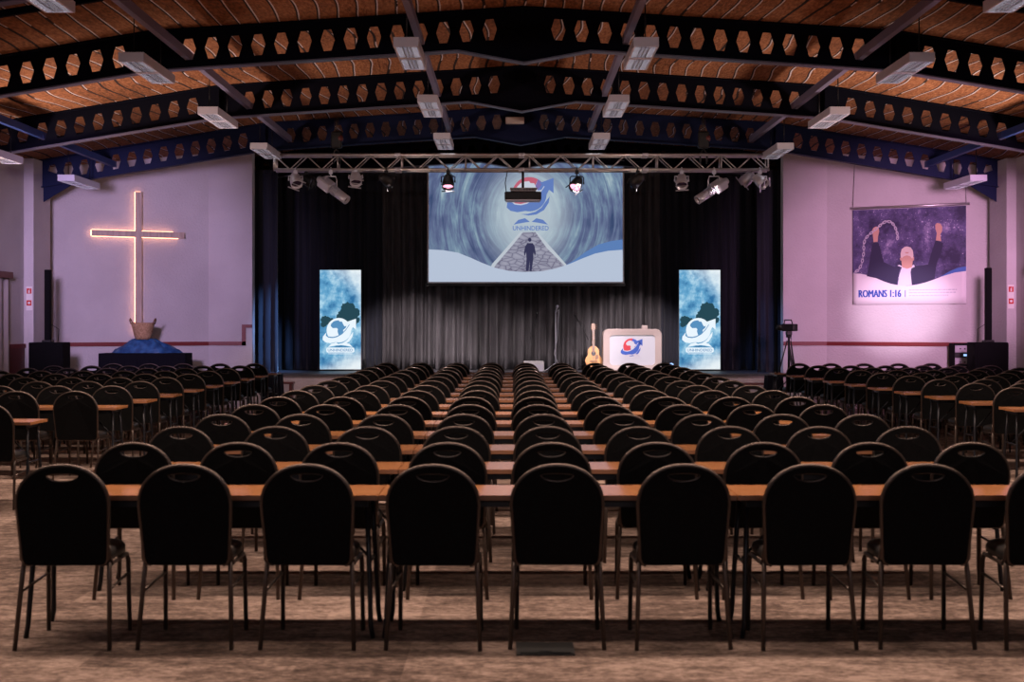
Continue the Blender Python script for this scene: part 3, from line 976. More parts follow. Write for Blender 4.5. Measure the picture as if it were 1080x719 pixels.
# walking figure seen from behind
b.cur = ix['scr_dark']
for poly in ([(530, 450), (526, 430), (533, 395), (545, 378), (574, 378), (584, 395), (590, 432), (585, 450), (578, 425), (577, 460), (572, 500), (567, 532), (556, 530), (558, 470), (552, 530), (537, 530), (540, 460), (538, 425)],):
    b.flat([sp_(*p) for p in poly], 0.008)
hc = sp_(558, 360); b.flat(circle(hc[0], hc[1], 0.033, 0.04, 14), 0.008)
# waves along the foot
b.cur = ix['scr_sea']; b.flat([sp_(*p) for p in [(740, 505), (800, 470), (860, 425), (930, 385), (1000, 366), (1060, 358), (1060, 440), (740, 520)]], 0.009)
b.cur = ix['scr_white']
top = [(12, 412), (90, 416), (170, 430), (240, 458), (300, 485), (370, 512), (450, 530), (540, 535), (630, 530), (700, 515), (770, 492), (840, 462), (910, 435), (980, 420), (1060, 414)]
tp = [sp_(*p) for p in top]; tp[0] = (-SW / 2, tp[0][1]); tp[-1] = (SW / 2, tp[-1][1])
b.flat([(-SW / 2, 0)] + [(SW / 2, 0)] + tp[::-1], 0.012)
# emblem
ec = sp_(556, 112); es = 0.345
half = circle(0, 0, 1.0, n=40)
b.cur = ix['scr_red']; b.flat(scaled(arc(0, 0, 1, 1, 60, 250, 24), ec[0], ec[1], es), 0.010)
b.cur = ix['scr_purple']; b.flat(scaled(arc(0, 0, 1, 1, 30, 60, 6) + [(-.2, -.94), (0.1, -.99)], ec[0], ec[1], es), 0.0105)
b.cur = ix['scr_blue']; b.flat(scaled(arc(0, 0, 1, 1, -110, 40, 20), ec[0], ec[1], es), 0.011)
b.cur = ix['scr_white2']; b.flat(scaled(AFRICA, ec[0] - 0.02, ec[1] + 0.02, es * 0.74), 0.013)
sw_, ah = swoosh(ec[0], ec[1], es)
b.cur = ix['scr_blue']; b.flat(lower_crescent(ec[0], ec[1], es), 0.012)
b.cur = ix['scr_white2']; b.flat([(p[0], p[1] + 0.025) for p in sw_], 0.014)
b.cur = ix['scr_blue']; b.flat(sw_, 0.016); b.flat(ah, 0.016)
bk = sp_(563, 262)
for q in book(bk[0], bk[1], 0.33): b.flat(q, 0.010)
tx = sp_(563, 308)
put_text(b, 'UNHINDERED', tx[0], tx[1], 0.125, 0.010, bold=0.002, width=0.72)
b.build('projected_picture', NAMES, t, None, False)
# ceil
for px in (): pass


# ------------------------------------------------------------------ lit banners on the stage
def lit_banner(px, label):
    c = at(px, 390, 28.2)
    t = thing('lit_banner', label, 'banner', (c.x, 28.2, SZ), 0, 'lit banners on the stage')
    w, h = 0.418, 2.0
    b = MB(); b.box(-w, w, 0.0, 0.09, 0.02, h + 0.02, bev=0.008); b.build('frame', 'aluminium', t)
    b = MB(); b.box(-w + 0.03, -w + 0.12, -0.06, 0.15, 0, 0.02); b.box(w - 0.12, w - 0.03, -0.06, 0.15, 0, 0.02); b.build('foot', 'black', t)
    nm = ['ban_cloud', 'ban_white', 'ban_mid', 'ban_deep', 'ban_tree']
    b = MB()
    b.cur = 0; b.flat([(-w + .008, 0.03), (w - .008, 0.03), (w - .008, h + 0.012), (-w + .008, h + 0.012)], 0.002)
    # dark tree mass
    b.cur = 4
    rnd = random.Random(3)
    for cx, cz, r in ((0.16, 1.25, 0.15), (0.27, 1.16, 0.12), (0.08, 1.15, 0.12), (0.30, 1.02, 0.09), (-0.30, 1.02, 0.10), (-0.2, 0.98, 0.1), (0.02, 1.05, 0.12), (-0.33, 0.93, 0.07), (0.2, 1.0, 0.16)):
        pts = []
        for i in range(26):
            a = 2 * PI * i / 26; rr = r * rnd.uniform(0.8, 1.08)
            pts.append((max(-w + 0.01, min(w - 0.01, cx + rr * math.cos(a))), cz + rr * 0.85 * math.sin(a)))
        b.flat(pts, 0.003 + 0.0004 * rnd.random())
    ec = (-0.03, 0.81); es = 0.245
    b.cur = 1; b.flat(circle(ec[0], ec[1], es), 0.006)
    b.cur = 2; b.flat(scaled(AFRICA, ec[0] - 0.01, ec[1] + 0.045, es * 0.66), 0.008)
    b.cur = 2; b.flat([(p[0], p[1] + 0.022) for p in swoosh(ec[0], ec[1], es)[0]], 0.010)
    s1, a1 = swoosh(ec[0], ec[1], es)
    b.cur = 1; b.flat(s1, 0.012); b.flat(a1, 0.012)
    b.flat(lower_crescent(ec[0], ec[1], es), 0.0055)
    for q in book(0.0, 0.515, 0.235): b.cur = 1; b.flat(q, 0.008)
    b.cur = 1; b.flat(rrect(-0.28, 0.28, 0.365, 0.465, 0.03, 4), 0.007)
    b.cur = 2; put_text(b, 'UNHINDERED', 0, 0.388, 0.075, 0.010, bold=0.001, width=0.5)
    b.cur = 1; b.flat([(-0.24, 0.335), (0.24, 0.335), (0.24, 0.348), (-0.24, 0.348)], 0.008)
    b.build('lit_face', nm, t, None, False)


lit_banner(359, 'tall lit blue banner with globe emblem on the left of the stage')
lit_banner(738, 'tall lit blue banner with globe emblem on the right of the stage')

# ------------------------------------------------------------------ rounded white podium
c = at(667, 390, 27.3)
t = thing('podium', 'cream rounded television-shaped podium with globe emblem on the stage', 'podium', (c.x, 27.3, SZ))
b = MB(); PW, PH = 0.57, 0.84
out = rrect(-PW, PW, 0.03, PH, 0.12, 7); inn = rrect(-0.44, 0.44, 0.14, PH - 0.12, 0.07, 7)
n = len(out)
vs = [(p[0], 0.0, p[1]) for p in out] + [(p[0], 0.0, p[1]) for p in inn] + [(p[0], 0.04, p[1]) for p in inn] + [(p[0], 0.35, p[1]) for p in out] + [(p[0] * 0.985, -0.02, PH / 2 + (p[1] - PH / 2) * 0.97) for p in out]
fs = []
for i in range(n):
    j = (i + 1) % n
    fs += [(4 * n + i, 4 * n + j, n + j, n + i), (i, j, 4 * n + j, 4 * n + i), (n + i, n + j, 2 * n + j, 2 * n + i), (i, 3 * n + i, 3 * n + j, j)]
fs += [tuple(3 * n + i for i in range(n))]
b.add(vs, fs, False); b.build('body', 'cream_body', t)
b = MB()
b.cur = 0; b.prism(rrect(-0.44, 0.44, 0.14, PH - 0.12, 0.07, 7), 0.03, 0.05)
b.build('front_panel', 'panel_white', t)
b = MB(); ec = (-0.02, 0.50); es = 0.155
b.cur = 0; b.flat(scaled(arc(0, 0, 1, 1, 80, 255, 22), *ec, es), -0.028)
b.cur = 1; b.flat(scaled(arc(0, 0, 1, 1, -105, 80, 22), *ec, es), -0.028)
b.cur = 2; b.flat(scaled(AFRICA, ec[0] - 0.005, ec[1] + 0.02, es * 0.66), -0.026)
b.cur = 2; b.flat([(p[0], p[1] + 0.016) for p in swoosh(*ec, es)[0]], -0.025)
s1, a1 = swoosh(*ec, es); b.cur = 1; b.flat(s1, -0.023); b.flat(a1, -0.023); b.flat(lower_crescent(*ec, es), -0.0285)
b.cur = 3; put_text(b, 'UNHINDERED', 0, 0.255, 0.06, -0.026, width=0.36)
for q in book(0.0, 0.325, 0.15): b.flat(q, -0.026)
b.build('emblem', ['ink_red', 'ink_blue', 'panel_white', 'ink_grey'], t, None, False)
b = MB(); b.box(0.19, 0.30, 0.05, 0.16, PH, PH + 0.07, bev=0.01); b.build('knob', 'cream_body', t)
for s in (-1, 1):
    b = MB(); b.box(s * 0.4 - 0.06, s * 0.4 + 0.06, 0.04, 0.31, 0, 0.035); b.build('foot', 'black', t)

# ------------------------------------------------------------------ guitar on its stand
c = at(626, 390, 27.7)
t = thing('acoustic_guitar', 'light wooden acoustic guitar standing beside the cream podium', 'guitar', (c.x, 27.7, SZ))
TI = Matrix.Translation((0, 0, 0.07)) @ Matrix.Rotation(R(-9), 4, 'X')
prof = []
for i in range(33):
    u = i / 32; z = 0.44 * u
    w = 0.185 * math.sin(PI * min(1, max(0, u * 0.93 + 0.07))) ** 0.55
    w *= 1 - 0.28 * math.exp(-((u - 0.60) / 0.16) ** 2) - 0.18 * u
    prof.append((w, z))
poly = [(p[0], p[1]) for p in prof] + [(-p[0], p[1]) for p in prof[::-1]]
b = MB(); b.prism(poly, -0.05, 0.05, TI, True); b.build('body', 'guitar_wood', t)
b = MB(); b.prism(circle(0, 0.285, 0.048), -0.053, -0.049, TI); b.build('sound_hole', 'black', t)
b = MB(); b.box(-0.075, 0.075, -0.062, -0.05, 0.115, 0.14, TI); b.build('bridge', 'guitar_neck', t)
b = MB(); b.prism([(0.03, 0.15), (0.10, 0.18), (0.085, 0.26), (0.04, 0.25)], -0.0535, -0.05, TI); b.build('pickguard', 'guitar_neck', t)
b = MB(); b.box(-0.025, 0.025, -0.07, -0.035, 0.30, 0.735, TI); b.build('neck', 'guitar_neck', t)
b = MB(); b.prism([(-0.026, 0.735), (0.026, 0.735), (0.036, 0.76), (0.034, 0.875), (-0.034, 0.875), (-0.036, 0.76)], -0.06, -0.04, TI)
for s in (-1, 1):
    for k in range(3): b.lathe([(0.008, 0), (0.008, 0.02)], 8, TI @ Matrix.Translation((s * 0.047, -0.05, 0.775 + 0.035 * k)) @ Matrix.Rotation(PI / 2, 4, 'Y'))
b.build('headstock', 'guitar_neck', t)
b = MB()
for k in range(6): b.tube([(-0.02 + 0.008 * k, -0.073, 0.13), (-0.016 + 0.0064 * k, -0.073, 0.75)], 0.0012, 4, M=TI)
b.build('strings', 'silver', t)
t2 = thing('guitar_stand', 'black tubular stand cradling the acoustic guitar', 'stand', (c.x, 27.7, SZ))
b = MB()
b.tube([(-0.12, -0.1, 0.085), (-0.12, -0.07, 0.05), (-0.1, 0.09, 0.05), (0.1, 0.09, 0.05), (0.12, -0.07, 0.05), (0.12, -0.1, 0.085)], 0.009, 6)
b.build('cradle', 'black', t2)
b = MB(); b.tube([(0, 0.09, 0.05), (0, 0.19, 0.62)], 0.009, 6); b.tube([(-0.04, 0.12, 0.64), (-0.035, 0.19, 0.62), (0.035, 0.19, 0.62), (0.04, 0.12, 0.64)], 0.008, 6)
b.build('upright', 'black', t2)
for q in ((-0.2, -0.13), (0.2, -0.13), (0, 0.26)):
    b = MB(); b.tube([(0, 0.09, 0.06), (q[0], q[1], 0.01)], 0.008, 6); b.build('leg', 'black', t2)


# ------------------------------------------------------------------ microphone stands
def mic_stand(px, y, h, boom, m, label):
    c = at(px, 390, y)
    t = thing('microphone_stand', label, 'microphone stand', (c.x, y, SZ), 0, 'microphone stands on the stage')
    b = MB(); b.tube([(0, 0, 0.1), (0, 0, h)], [0.012, 0.009], 8); b.build('pole', m, t)
    for k in range(3):
        a = R(90 + 120 * k); b = MB(); b.tube([(0, 0, 0.16), (0.26 * math.cos(a), 0.26 * math.sin(a), 0.008)], 0.008, 6); b.build('leg', m, t)
    if boom:
        (x0, z0), (x1, z1) = boom
        b = MB(); b.tube([(x0, -0.02, z0), (x1, -0.02, z1)], 0.008, 6); b.lathe([(0.018, -0.03), (0.018, 0.03)], 8, Matrix.Translation((0, -0.01, h)), 'Y'); b.build('boom', m, t)
        d = Vector((x1 - x0, 0, z1 - z0)).normalized(); p = Vector((x1, -0.02, z1))
    else:
        d = Vector((0.25, -0.3, 0.9)).normalized(); p = Vector((0, 0, h))
    b = MB(); b.tube([p - d * 0.01, p + d * 0.10, p + d * 0.11, p + d * 0.15, p + d * 0.16], [0.012, 0.016, 0.026, 0.026, 0.012], 10)
    b.build('microphone', 'black' if m == 'black' else 'silver', t)
    b = MB()
    pts = [p + Vector((0.01, 0.01, 0)), p * 0.5 + Vector((0.06, -0.02, 0.55 * h)), Vector((0.03, -0.02, h * 0.55)), Vector((-0.03, -0.02, h * 0.3)), Vector((0.06, -0.05, 0.12)), Vector((0.18, -0.1, 0.006)), Vector((0.4, -0.05, 0.006))]
    b.tube(pts, 0.006, 5); b.build('cable', m, t)


mic_stand(586, 27.9, 1.16, None, 'silver', 'chrome straight microphone stand in the middle of the stage')
mic_stand(560, 28.1, 0.75, ((-0.02, 0.62), (0.09, 1.02)), 'black', 'black microphone stand behind the small grey amplifier')
mic_stand(617, 28.1, 0.74, ((0.07, 0.62), (-0.14, 1.0)), 'black', 'black boom microphone stand between chrome stand and guitar')

c = at(563, 390, 27.2)
t = thing('guitar_amplifier', 'small light grey amplifier box on the stage floor beside chrome stand', 'amplifier', (c.x, 27.2, SZ))
b = MB(); b.box(-0.20, 0.20, 0, 0.22, 0.015, 0.22, bev=0.012); b.build('case', 'grey_case', t)
b = MB(); b.box(-0.18, 0.18, -0.006, 0.001, 0.03, 0.15); b.build('grille', 'rack_grey', t)
b = MB(); b.tube([(-0.08, 0.11, 0.215), (-0.07, 0.11, 0.245), (0.07, 0.11, 0.245), (0.08, 0.11, 0.215)], 0.008, 6); b.build('handle', 'black', t)
for q in (-0.16, 0.16):
    b = MB(); b.box(q - 0.02, q + 0.02, 0.02, 0.2, 0, 0.016); b.build('foot', 'black', t)

c = at(708, 392, 27.6)
t = thing('stage_floor_light', 'tiny bright upright stage light on the floor right of podium', 'stage light', (c.x, 27.6, SZ))
b = MB(); b.lathe([(0.07, 0), (0.07, 0.03), (0.055, 0.05), (0.055, 0.13)], 14); b.build('body', 'white_plastic', t)
b = MB(); b.lathe([(0.05, 0.13), (0.04, 0.16), (0.0, 0.175)], 14); b.build('lens', 'display_blue', t)

# ------------------------------------------------------------------ lighting truss
TY, TZ = 24.0, 4.305
tx0, tx1 = (290 - PX) * TY / FOC, (810 - PX) * TY / FOC
t = thing('lighting_truss', 'long square aluminium lighting truss hanging across the stage front', 'truss', (0, TY, TZ))
h = 0.125
for dy in (-h, h):
    for dz in (-h, h):
        b = MB(); b.tube([(tx0, dy, dz), (tx1, dy, dz)], 0.025, 10); b.build('chord', 'aluminium', t)
b = MB(); nb = int((tx1 - tx0) / 0.27); st = (tx1 - tx0) / nb
for i in range(nb):
    x0, x1 = tx0 + st * i, tx0 + st * (i + 1)
    s = 1 if i % 2 else -1
    for dy in (-h, h): b.tube([(x0, dy, -h * s), (x1, dy, h * s)], 0.010, 6)
    for dz in (-h, h): b.tube([(x0, -h * s, dz), (x1, h * s, dz)], 0.010, 6)
    if i % 4 == 0:
        for dy in (-h, h): b.tube([(x0, dy, -h), (x0, dy, h)], 0.012, 6)
for x in (tx0 + 0.02, tx1 - 0.02):
    for dy in (-h, h): b.tube([(x, dy, -h), (x, dy, h)], 0.012, 6)
    for dz in (-h, h): b.tube([(x, -h, dz), (x, h, dz)], 0.012, 6)
b.build('lacing', 'aluminium', t)
b = MB()
for i in range(1, 4):
    x = tx0 + (tx1 - tx0) * i / 4
    for dy in (-h, h):
        for dz in (-h, h): b.tube([(x - 0.05, dy, dz), (x + 0.05, dy, dz)], 0.033, 10)
b.build('joint', 'silver', t)
# chain hoists
for px, w in ((355, 'left'), (742, 'right')):
    x = (px - PX) * 23.9 / FOC
    t = thing('chain_hoist', f'black chain hoist holding the {w} half of the truss', 'hoist', (x, 23.9, 4.46), 0, 'chain hoists of the truss')
    b = MB(); b.box(-0.09, 0.09, -0.07, 0.07, 0.08, 0.36, bev=0.02); b.build('body', 'black', t)
    b = MB(); b.tube([(0, 0, 0.36), (0.0, 0.0, 0.55), (0, 0.05, 0.6)], 0.012, 6); b.tube([(0.03, 0, 0.34), (0.03, 0.0, 0.62)], 0.006, 5); b.tube([(-0.03, 0, 0.34), (-0.03, 0.0, 0.62)], 0.006, 5); b.build('chain', 'leg_metal', t)
    b = MB(); b.lathe([(0.05, 0), (0.06, 0.04), (0.05, 0.09)], 10, Matrix.Translation((0.06, -0.02, 0.20))); b.build('chain_bag', 'maroon', t)
    b = MB(); b.tube([(-0.05, 0, -0.18), (-0.06, 0, -0.02), (0, 0, 0.08), (0.06, 0, -0.02), (0.05, 0, -0.18)], 0.016, 6); b.build('sling', 'black', t)


# lamps below the truss
def lamp(px, py, kind, m, aim, label, roll=0.0, lens='lens_dark'):
    c = at(px, py, TY)
    z0 = TZ - h - 0.025
    drop = max(0.08, z0 - c.z)
    t = thing('stage_lamp', label, 'stage lamp', (c.x, TY - h, z0), 0, 'stage lamps on the truss')
    b = MB(); b.box(-0.03, 0.03, -0.03, 0.03, -0.05, 0.012); b.tube([(0, 0, -0.09), (0, 0, -0.04)], 0.012, 8); b.tube(arc_y(0.034, 12), 0.010, 5); b.build('clamp', m, t)
    w = 0.115 if kind == 'par' else 0.10
    b = MB(); b.tube([(-w, 0, -drop), (-w, 0, -drop * 0.55), (-w * 0.8, 0, -0.09), (w * 0.8, 0, -0.09), (w, 0, -drop * 0.55), (w, 0, -drop)], 0.010, 6)
    for s in (-1, 1): b.lathe([(0.022, -0.012), (0.022, 0.012)], 10, Matrix.Translation((s * w, 0, -drop)) @ Matrix.Rotation(PI / 2, 4, 'Y'))
    b.build('yoke', m, t)
    d = Vector(aim).normalized()
    q = Vector((0, 0, 1)).rotation_difference(d).to_matrix().to_4x4()
    M = Matrix.Translation((0, 0, -drop)) @ q
    b = MB()
    if kind == 'par':
        b.lathe([(0.03, -0.13), (0.065, -0.11), (0.085, -0.05), (0.10, 0.03), (0.10, 0.13), (0.094, 0.13), (0.09, 0.02)], 18, M)
        b.build('can', m, t)
        b = MB(); b.lathe([(0.0, 0.10), (0.05, 0.10), (0.089, 0.085), (0.089, 0.08)], 18, M); b.build('lens', lens, t)
        b = MB(); b.box(-0.11, 0.11, -0.006, 0.006, 0.13, 0.135, M); b.box(-0.11, 0.11, -0.11, -0.095, 0.125, 0.14, M); b.box(-0.11, 0.11, 0.095, 0.11, 0.125, 0.14, M); b.build('gel_frame', m, t)
    else:
        b.box(-0.085, 0.085, -0.095, 0.095, -0.24, 0.02, M, bev=0.02); b.lathe([(0.05, -0.30), (0.07, -0.24)], 14, M)
        b.build('lamp_house', m, t)
        b = MB(); b.lathe([(0.062, 0.02), (0.062, 0.16), (0.078, 0.17), (0.078, 0.38), (0.07, 0.385), (0.068, 0.30)], 18, M)
        for k in range(4): b.lathe([(0.084, 0.05 + 0.03 * k), (0.084, 0.06 + 0.03 * k)], 16, M)
        b.build('barrel', m, t)
        b = MB(); b.lathe([(0.0, 0.345), (0.05, 0.342), (0.069, 0.33)], 16, M); b.build('lens', lens, t)
    b = MB(); b.tube([(0.02, 0.02, -0.02), (0.09, 0.05, -drop * 0.5), (0.05, 0.07, -drop * 0.9), (0.0, 0.02, -drop)], 0.006, 5); b.build('cable', 'black', t)
    return t


def arc_y(r, n):
    return [(0, r * math.cos(2 * PI * i / n), r * math.sin(2 * PI * i / n) + 0.025) for i in range(n + 1)]


lamp(313, 190, 'par', 'silver', (0.25, -0.6, -0.75), 'silver stage lamp at the far left end of the truss')
lamp(322, 189, 'par', 'black', (0.9, -0.3, -0.4), 'black stage lamp second from the left end of the truss').location.y += 0.25
lamp(350, 199, 'profile', 'silver', (0.72, -0.3, -0.55), 'long silver profile spotlight on the left half of the truss')
lamp(376, 188, 'par', 'silver', (0.1, -0.55, -0.8), 'silver stage lamp between the left profile spotlight and black lamp')
lamp(408, 190, 'par', 'black', (0.6, 0.5, -0.45), 'black stage lamp just left of the projection screen', lens='lens_dark')
lamp(473, 192, 'par', 'black', (0.0, -0.5, -0.85), 'black stage lamp before the upper left of the screen', lens='lens_pink')
lamp(608, 194, 'par', 'black', (-0.35, -0.6, -0.7), 'black stage lamp before the upper right of the screen', lens='lens_pink')
lamp(672, 190, 'par', 'black', (-0.5, 0.5, -0.5), 'black stage lamp just right of the projection screen')
lamp(718, 191, 'par', 'silver', (-0.05, -0.6, -0.75), 'silver stage lamp between the right profile spotlight and black lamp')
lamp(752, 200, 'profile', 'silver', (-0.75, -0.3, -0.5), 'long silver profile spotlight on the right half of the truss')
lamp(790, 187, 'par', 'silver', (-0.6, 0.3, -0.6), 'silver stage lamp second from the right end of the truss').location.y += 0.25
lamp(800, 191, 'par', 'silver', (0.5, -0.5, -0.6), 'silver stage lamp at the far right end of the truss')

# projector hanging from the truss
c = at(551.5, 205, TY)
t = thing('projector', 'black ceiling projector hanging from the truss before the screen', 'projector', (c.x, TY, c.z))
b = MB(); b.box(-0.31, 0.31, -0.22, 0.22, -0.10, 0.03, bev=0.015); b.build('case', 'black', t)
b = MB(); b.box(-0.29, 0.29, -0.20, 0.20, -0.118, -0.10); b.build('base_plate', 'white_enamel', t)
b = MB(); b.box(-0.20, 0.22, -0.16, 0.16, 0.03, 0.06)
for k in range(9): b.box(-0.21 + 0.05 * k, -0.195 + 0.05 * k, -0.17, 0.17, 0.03, 0.095)
b.box(-0.22, 0.24, -0.17, 0.17, 0.085, 0.10); b.build('mount_cage', 'grey_case', t)
b = MB(); b.tube([(0, 0, 0.10), (0, 0, TZ - h - c.z + 0.0)], 0.022, 8); b.build('pole', 'black', t)
b = MB(); b.lathe([(0.05, 0.22), (0.05, 0.25), (0.04, 0.25)], 16, Matrix.Translation((0.1, 0, -0.04)), 'Y'); b.build('lens', 'lens_dark', t)
b = MB(); b.tube([(-0.28, 0, 0.03), (-0.30, 0, 0.2), (-0.26, 0, TZ - h - c.z)], 0.008, 5); b.build('cable', 'black', t)

# ------------------------------------------------------------------ left wall: cross, basket, cloth, table
angL = math.atan((YF - CORNER_L) / (CREASE_L - XL))
cx, cy = -6.87, 25.85
nL = Vector((math.sin(angL), -math.cos(angL), 0))      # into the hall
t = thing('wall_cross', 'tall plain wooden cross with glowing light strips behind, on left wall', 'cross', (cx + nL.x * 0.055, cy + nL.y * 0.055, 0), angL)
b = MB()
zt, zb, za = 3.98, 1.28, 3.21
b.box(-0.055, 0.055, -0.045, 0.0, zb, zt); b.build('post', 'cross_wood', t)
b = MB(); b.box(-0.84, -0.056, -0.045, 0.0, za - 0.055, za + 0.055); b.box(0.056, 0.84, -0.045, 0.0, za - 0.055, za + 0.055)
b.build('arm', 'cross_wood', t)
b = MB()
b.box(-0.062, -0.057, -0.005, 0.02, zb + 0.1, za - 0.06); b.box(-0.062, -0.057, -0.005, 0.02, za + 0.06, zt); b.box(-0.04, 0.04, -0.005, 0.02, zt, zt + 0.008)
b.box(-0.83, -0.066, -0.005, 0.02, za + 0.056, za + 0.064); b.box(0.06, 0.74, -0.005, 0.02, za - 0.064, za - 0.056); b.box(0.05, 0.64, -0.005, 0.02, za + 0.056, za + 0.064)
b.box(-0.83, -0.066, -0.005, 0.02, za - 0.064, za - 0.056)
b.box(-0.85, -0.841, -0.005, 0.02, za - 0.05, za + 0.05)
b.build('light_strip', 'led_strip', t)
b = MB(); b.box(-0.03, 0.03, 0.0, 0.056, 2.0, 2.06); b.box(-0.03, 0.03, 0.0, 0.056, 3.4, 3.46); b.build('wall_bracket', 'black', t)

c0, c1 = at(104, 372, 25.05), at(196, 372, 25.05)
t = thing('draped_table', 'table under a black cloth below the glowing cross', 'table', ((c0.x + c1.x) / 2, 25.05, 0))
hw = (c1.x - c0.x) / 2; TT = 1.05
b = MB(); b.box(-hw + 0.03, hw - 0.03, 0.02, 0.47, TT - 0.04, TT - 0.012); b.build('tabletop', 'table_metal', t)
for s in (-1, 1):
    for yy in (0.06, 0.43):
        b = MB(); b.tube([(s * (hw - 0.1), yy, 0), (s * (hw - 0.1), yy, TT - 0.04)], 0.015, 6); b.build('leg', 'table_metal', t)
b = MB(); n = 72; loops = []
def ring(z, fl, am):
    pts = []
    per = 2 * (2 * hw + 0.5)
    for i in range(n):
        s = per * i / n
        if s < 2 * hw: x, y, nx, ny = -hw + s, 0, 0, -1
        elif s < 2 * hw + 0.5: x, y, nx, ny = hw, s - 2 * hw, 1, 0
        elif s < 4 * hw + 0.5: x, y, nx, ny = hw - (s - 2 * hw - 0.5), 0.5, 0, 1
        else: x, y, nx, ny = -hw, 0.5 - (s - 4 * hw - 0.5), -1, 0
        k = fl + am * math.sin(s * 26)
        if ny > 0: k = 0
        pts.append((x + nx * k, y + ny * k, z))
    return pts
rings = [ring(TT, 0.0, 0), ring(TT - 0.03, 0.008, 0), ring(TT - 0.4, 0.025, 0.01), ring(0.02, 0.05, 0.025)]
vs = sum(rings, []); fs = [(k * n + i, k * n + (i + 1) % n, (k + 1) * n + (i + 1) % n, (k + 1) * n + i) for k in range(3) for i in range(n)] + [tuple(range(n))]
b.add(vs, fs, False); o = b.build('cloth', 'black_cloth', t)

# crumpled blue cloth, a mound carrying the basket
mc = at(152, 372, 25.3)
b = MB(); rnd = random.Random(5); nr, na = 10, 40; vs = [(0, 0, 0.235)]; fs = []
for i in range(1, nr + 1):
    u = i / nr
    for j in range(na):
        a = 2 * PI * j / na
        wob = 1 + 0.10 * math.sin(3 * a + 1) + 0.07 * math.sin(7 * a + 0.4)
        rx, ry = 0.60 * u * wob, 0.21 * u * (1 + 0.04 * math.sin(5 * a))
        z = 0.235 * (1 if u < 0.32 else max(0.0, (1 - ((u - 0.32) / 0.68))) ** 0.9) + 0.032 * math.sin(9 * a + u * 5 + math.sin(3 * a)) * u * (1 - u * 0.6) * 2 + 0.012 + rnd.uniform(-0.02, 0.02) * (1 - u * 0.6) * (u > 0.3)
        vs.append((rx * math.cos(a), ry * math.sin(a), max(0.006, z) if u < 1 else 0.004))
for j in range(na): fs.append((0, 1 + j, 1 + (j + 1) % na))
for i in range(nr - 1):
    for j in range(na): fs.append((1 + i * na + j, 1 + (i + 1) * na + j, 1 + (i + 1) * na + (j + 1) % na, 1 + i * na + (j + 1) % na))
b.add(vs, fs, True); o = b.build('blue_cloth', 'blue_cloth', None, (mc.x, 25.3, TT), True)
tag(o, 'crumpled shiny blue cloth heaped on the black draped table', 'cloth')
bc = at(151, 357, 25.3)
t = thing('wicker_basket', 'woven straw basket with loop handles on blue cloth under the cross', 'basket', (bc.x, 25.28, TT + 0.245))
b = MB(); b.lathe([(0.0, 0.0), (0.12, 0.0), (0.15, 0.06), (0.19, 0.22), (0.205, 0.29), (0.195, 0.30), (0.18, 0.22), (0.14, 0.06), (0.0, 0.03)], 22); b.build('basket', 'wicker', t)
b = MB()
for k in range(7): b.tube([(p[0], p[1], 0.03 + 0.042 * k) for p in [((0.132 + 0.011 * k) * math.cos(2 * PI * i / 20), (0.132 + 0.011 * k) * math.sin(2 * PI * i / 20)) for i in range(20)]], 0.009, 5, closed=True)
b.build('woven_band', 'wicker', t)
for s in (-1, 1):
    b = MB(); b.tube([(s * 0.19, -0.07, 0.27), (s * 0.22, -0.055, 0.34), (s * 0.225, 0, 0.37), (s * 0.22, 0.055, 0.34), (s * 0.19, 0.07, 0.27)], 0.013, 6); b.build('handle', 'wicker_dark', t)


# ------------------------------------------------------------------ loudspeakers
def speaker_set(px0, px1, pcol, z_top_px, w, side):
    y = 23.58
    x0, x1 = (px0 - PX) * y / FOC, (px1 - PX) * y / FOC
    zt = 1.58 - (361 - PY) * y / FOC
    t = thing('subwoofer', f'big black subwoofer cabinet by the {w} wall under a column speaker', 'speaker', ((x0 + x1) / 2, y, 0), 0, 'subwoofers')
    hw = (x1 - x0) / 2
    b = MB(); b.box(-hw, hw, 0, 0.42, 0.03, zt, bev=0.012); b.build('cabinet', 'black_matt', t)
    b = MB(); b.box(-hw + 0.04, hw - 0.04, -0.012, 0.002, 0.09, zt - 0.06); b.build('grille', 'black_matt', t)
    for s in (-1, 1):
        b = MB(); b.box(s * (hw - 0.08) - 0.04, s * (hw - 0.08) + 0.04, 0.03, 0.4, 0, 0.03); b.build('foot', 'black', t)
        b = MB(); b.tube([(s * hw, 0.14, zt * 0.6), (s * (hw + 0.012), 0.14, zt * 0.6), (s * (hw + 0.012), 0.28, zt * 0.6), (s * hw, 0.28, zt * 0.6)], 0.01, 6); b.build('handle', 'black', t)
    xc = (pcol - PX) * y / FOC; ztop = 1.58 + (PY - z_top_px) * y / FOC
    t = thing('column_speaker', f'slim black column loudspeaker standing on the {w} subwoofer', 'speaker', (xc, y + 0.1, zt), 0, 'column speakers')
    b = MB(); b.box(-0.047, 0.047, 0, 0.11, 0.04, ztop - zt, bev=0.008); b.build('cabinet', 'black_matt', t)
    b = MB(); b.box(-0.04, 0.04, -0.006, 0.002, 0.08, ztop - zt - 0.03); b.build('grille', 'black_matt', t)
    b = MB(); b.box(-0.08, 0.08, -0.03, 0.14, 0, 0.04, bev=0.01); b.build('base', 'black', t)
    b = MB(); b.tube([(side * 0.04, 0.11, 0.3), (side * 0.16, 0.12, 0.22), (side * 0.14, 0.15, 0.02)], 0.006, 5); b.build('cable', 'black', t)


speaker_set(30, 66, 47.5, 284, 'left', 1)
speaker_set(1028, 1064, 1045.5, 282, 'right', -1)

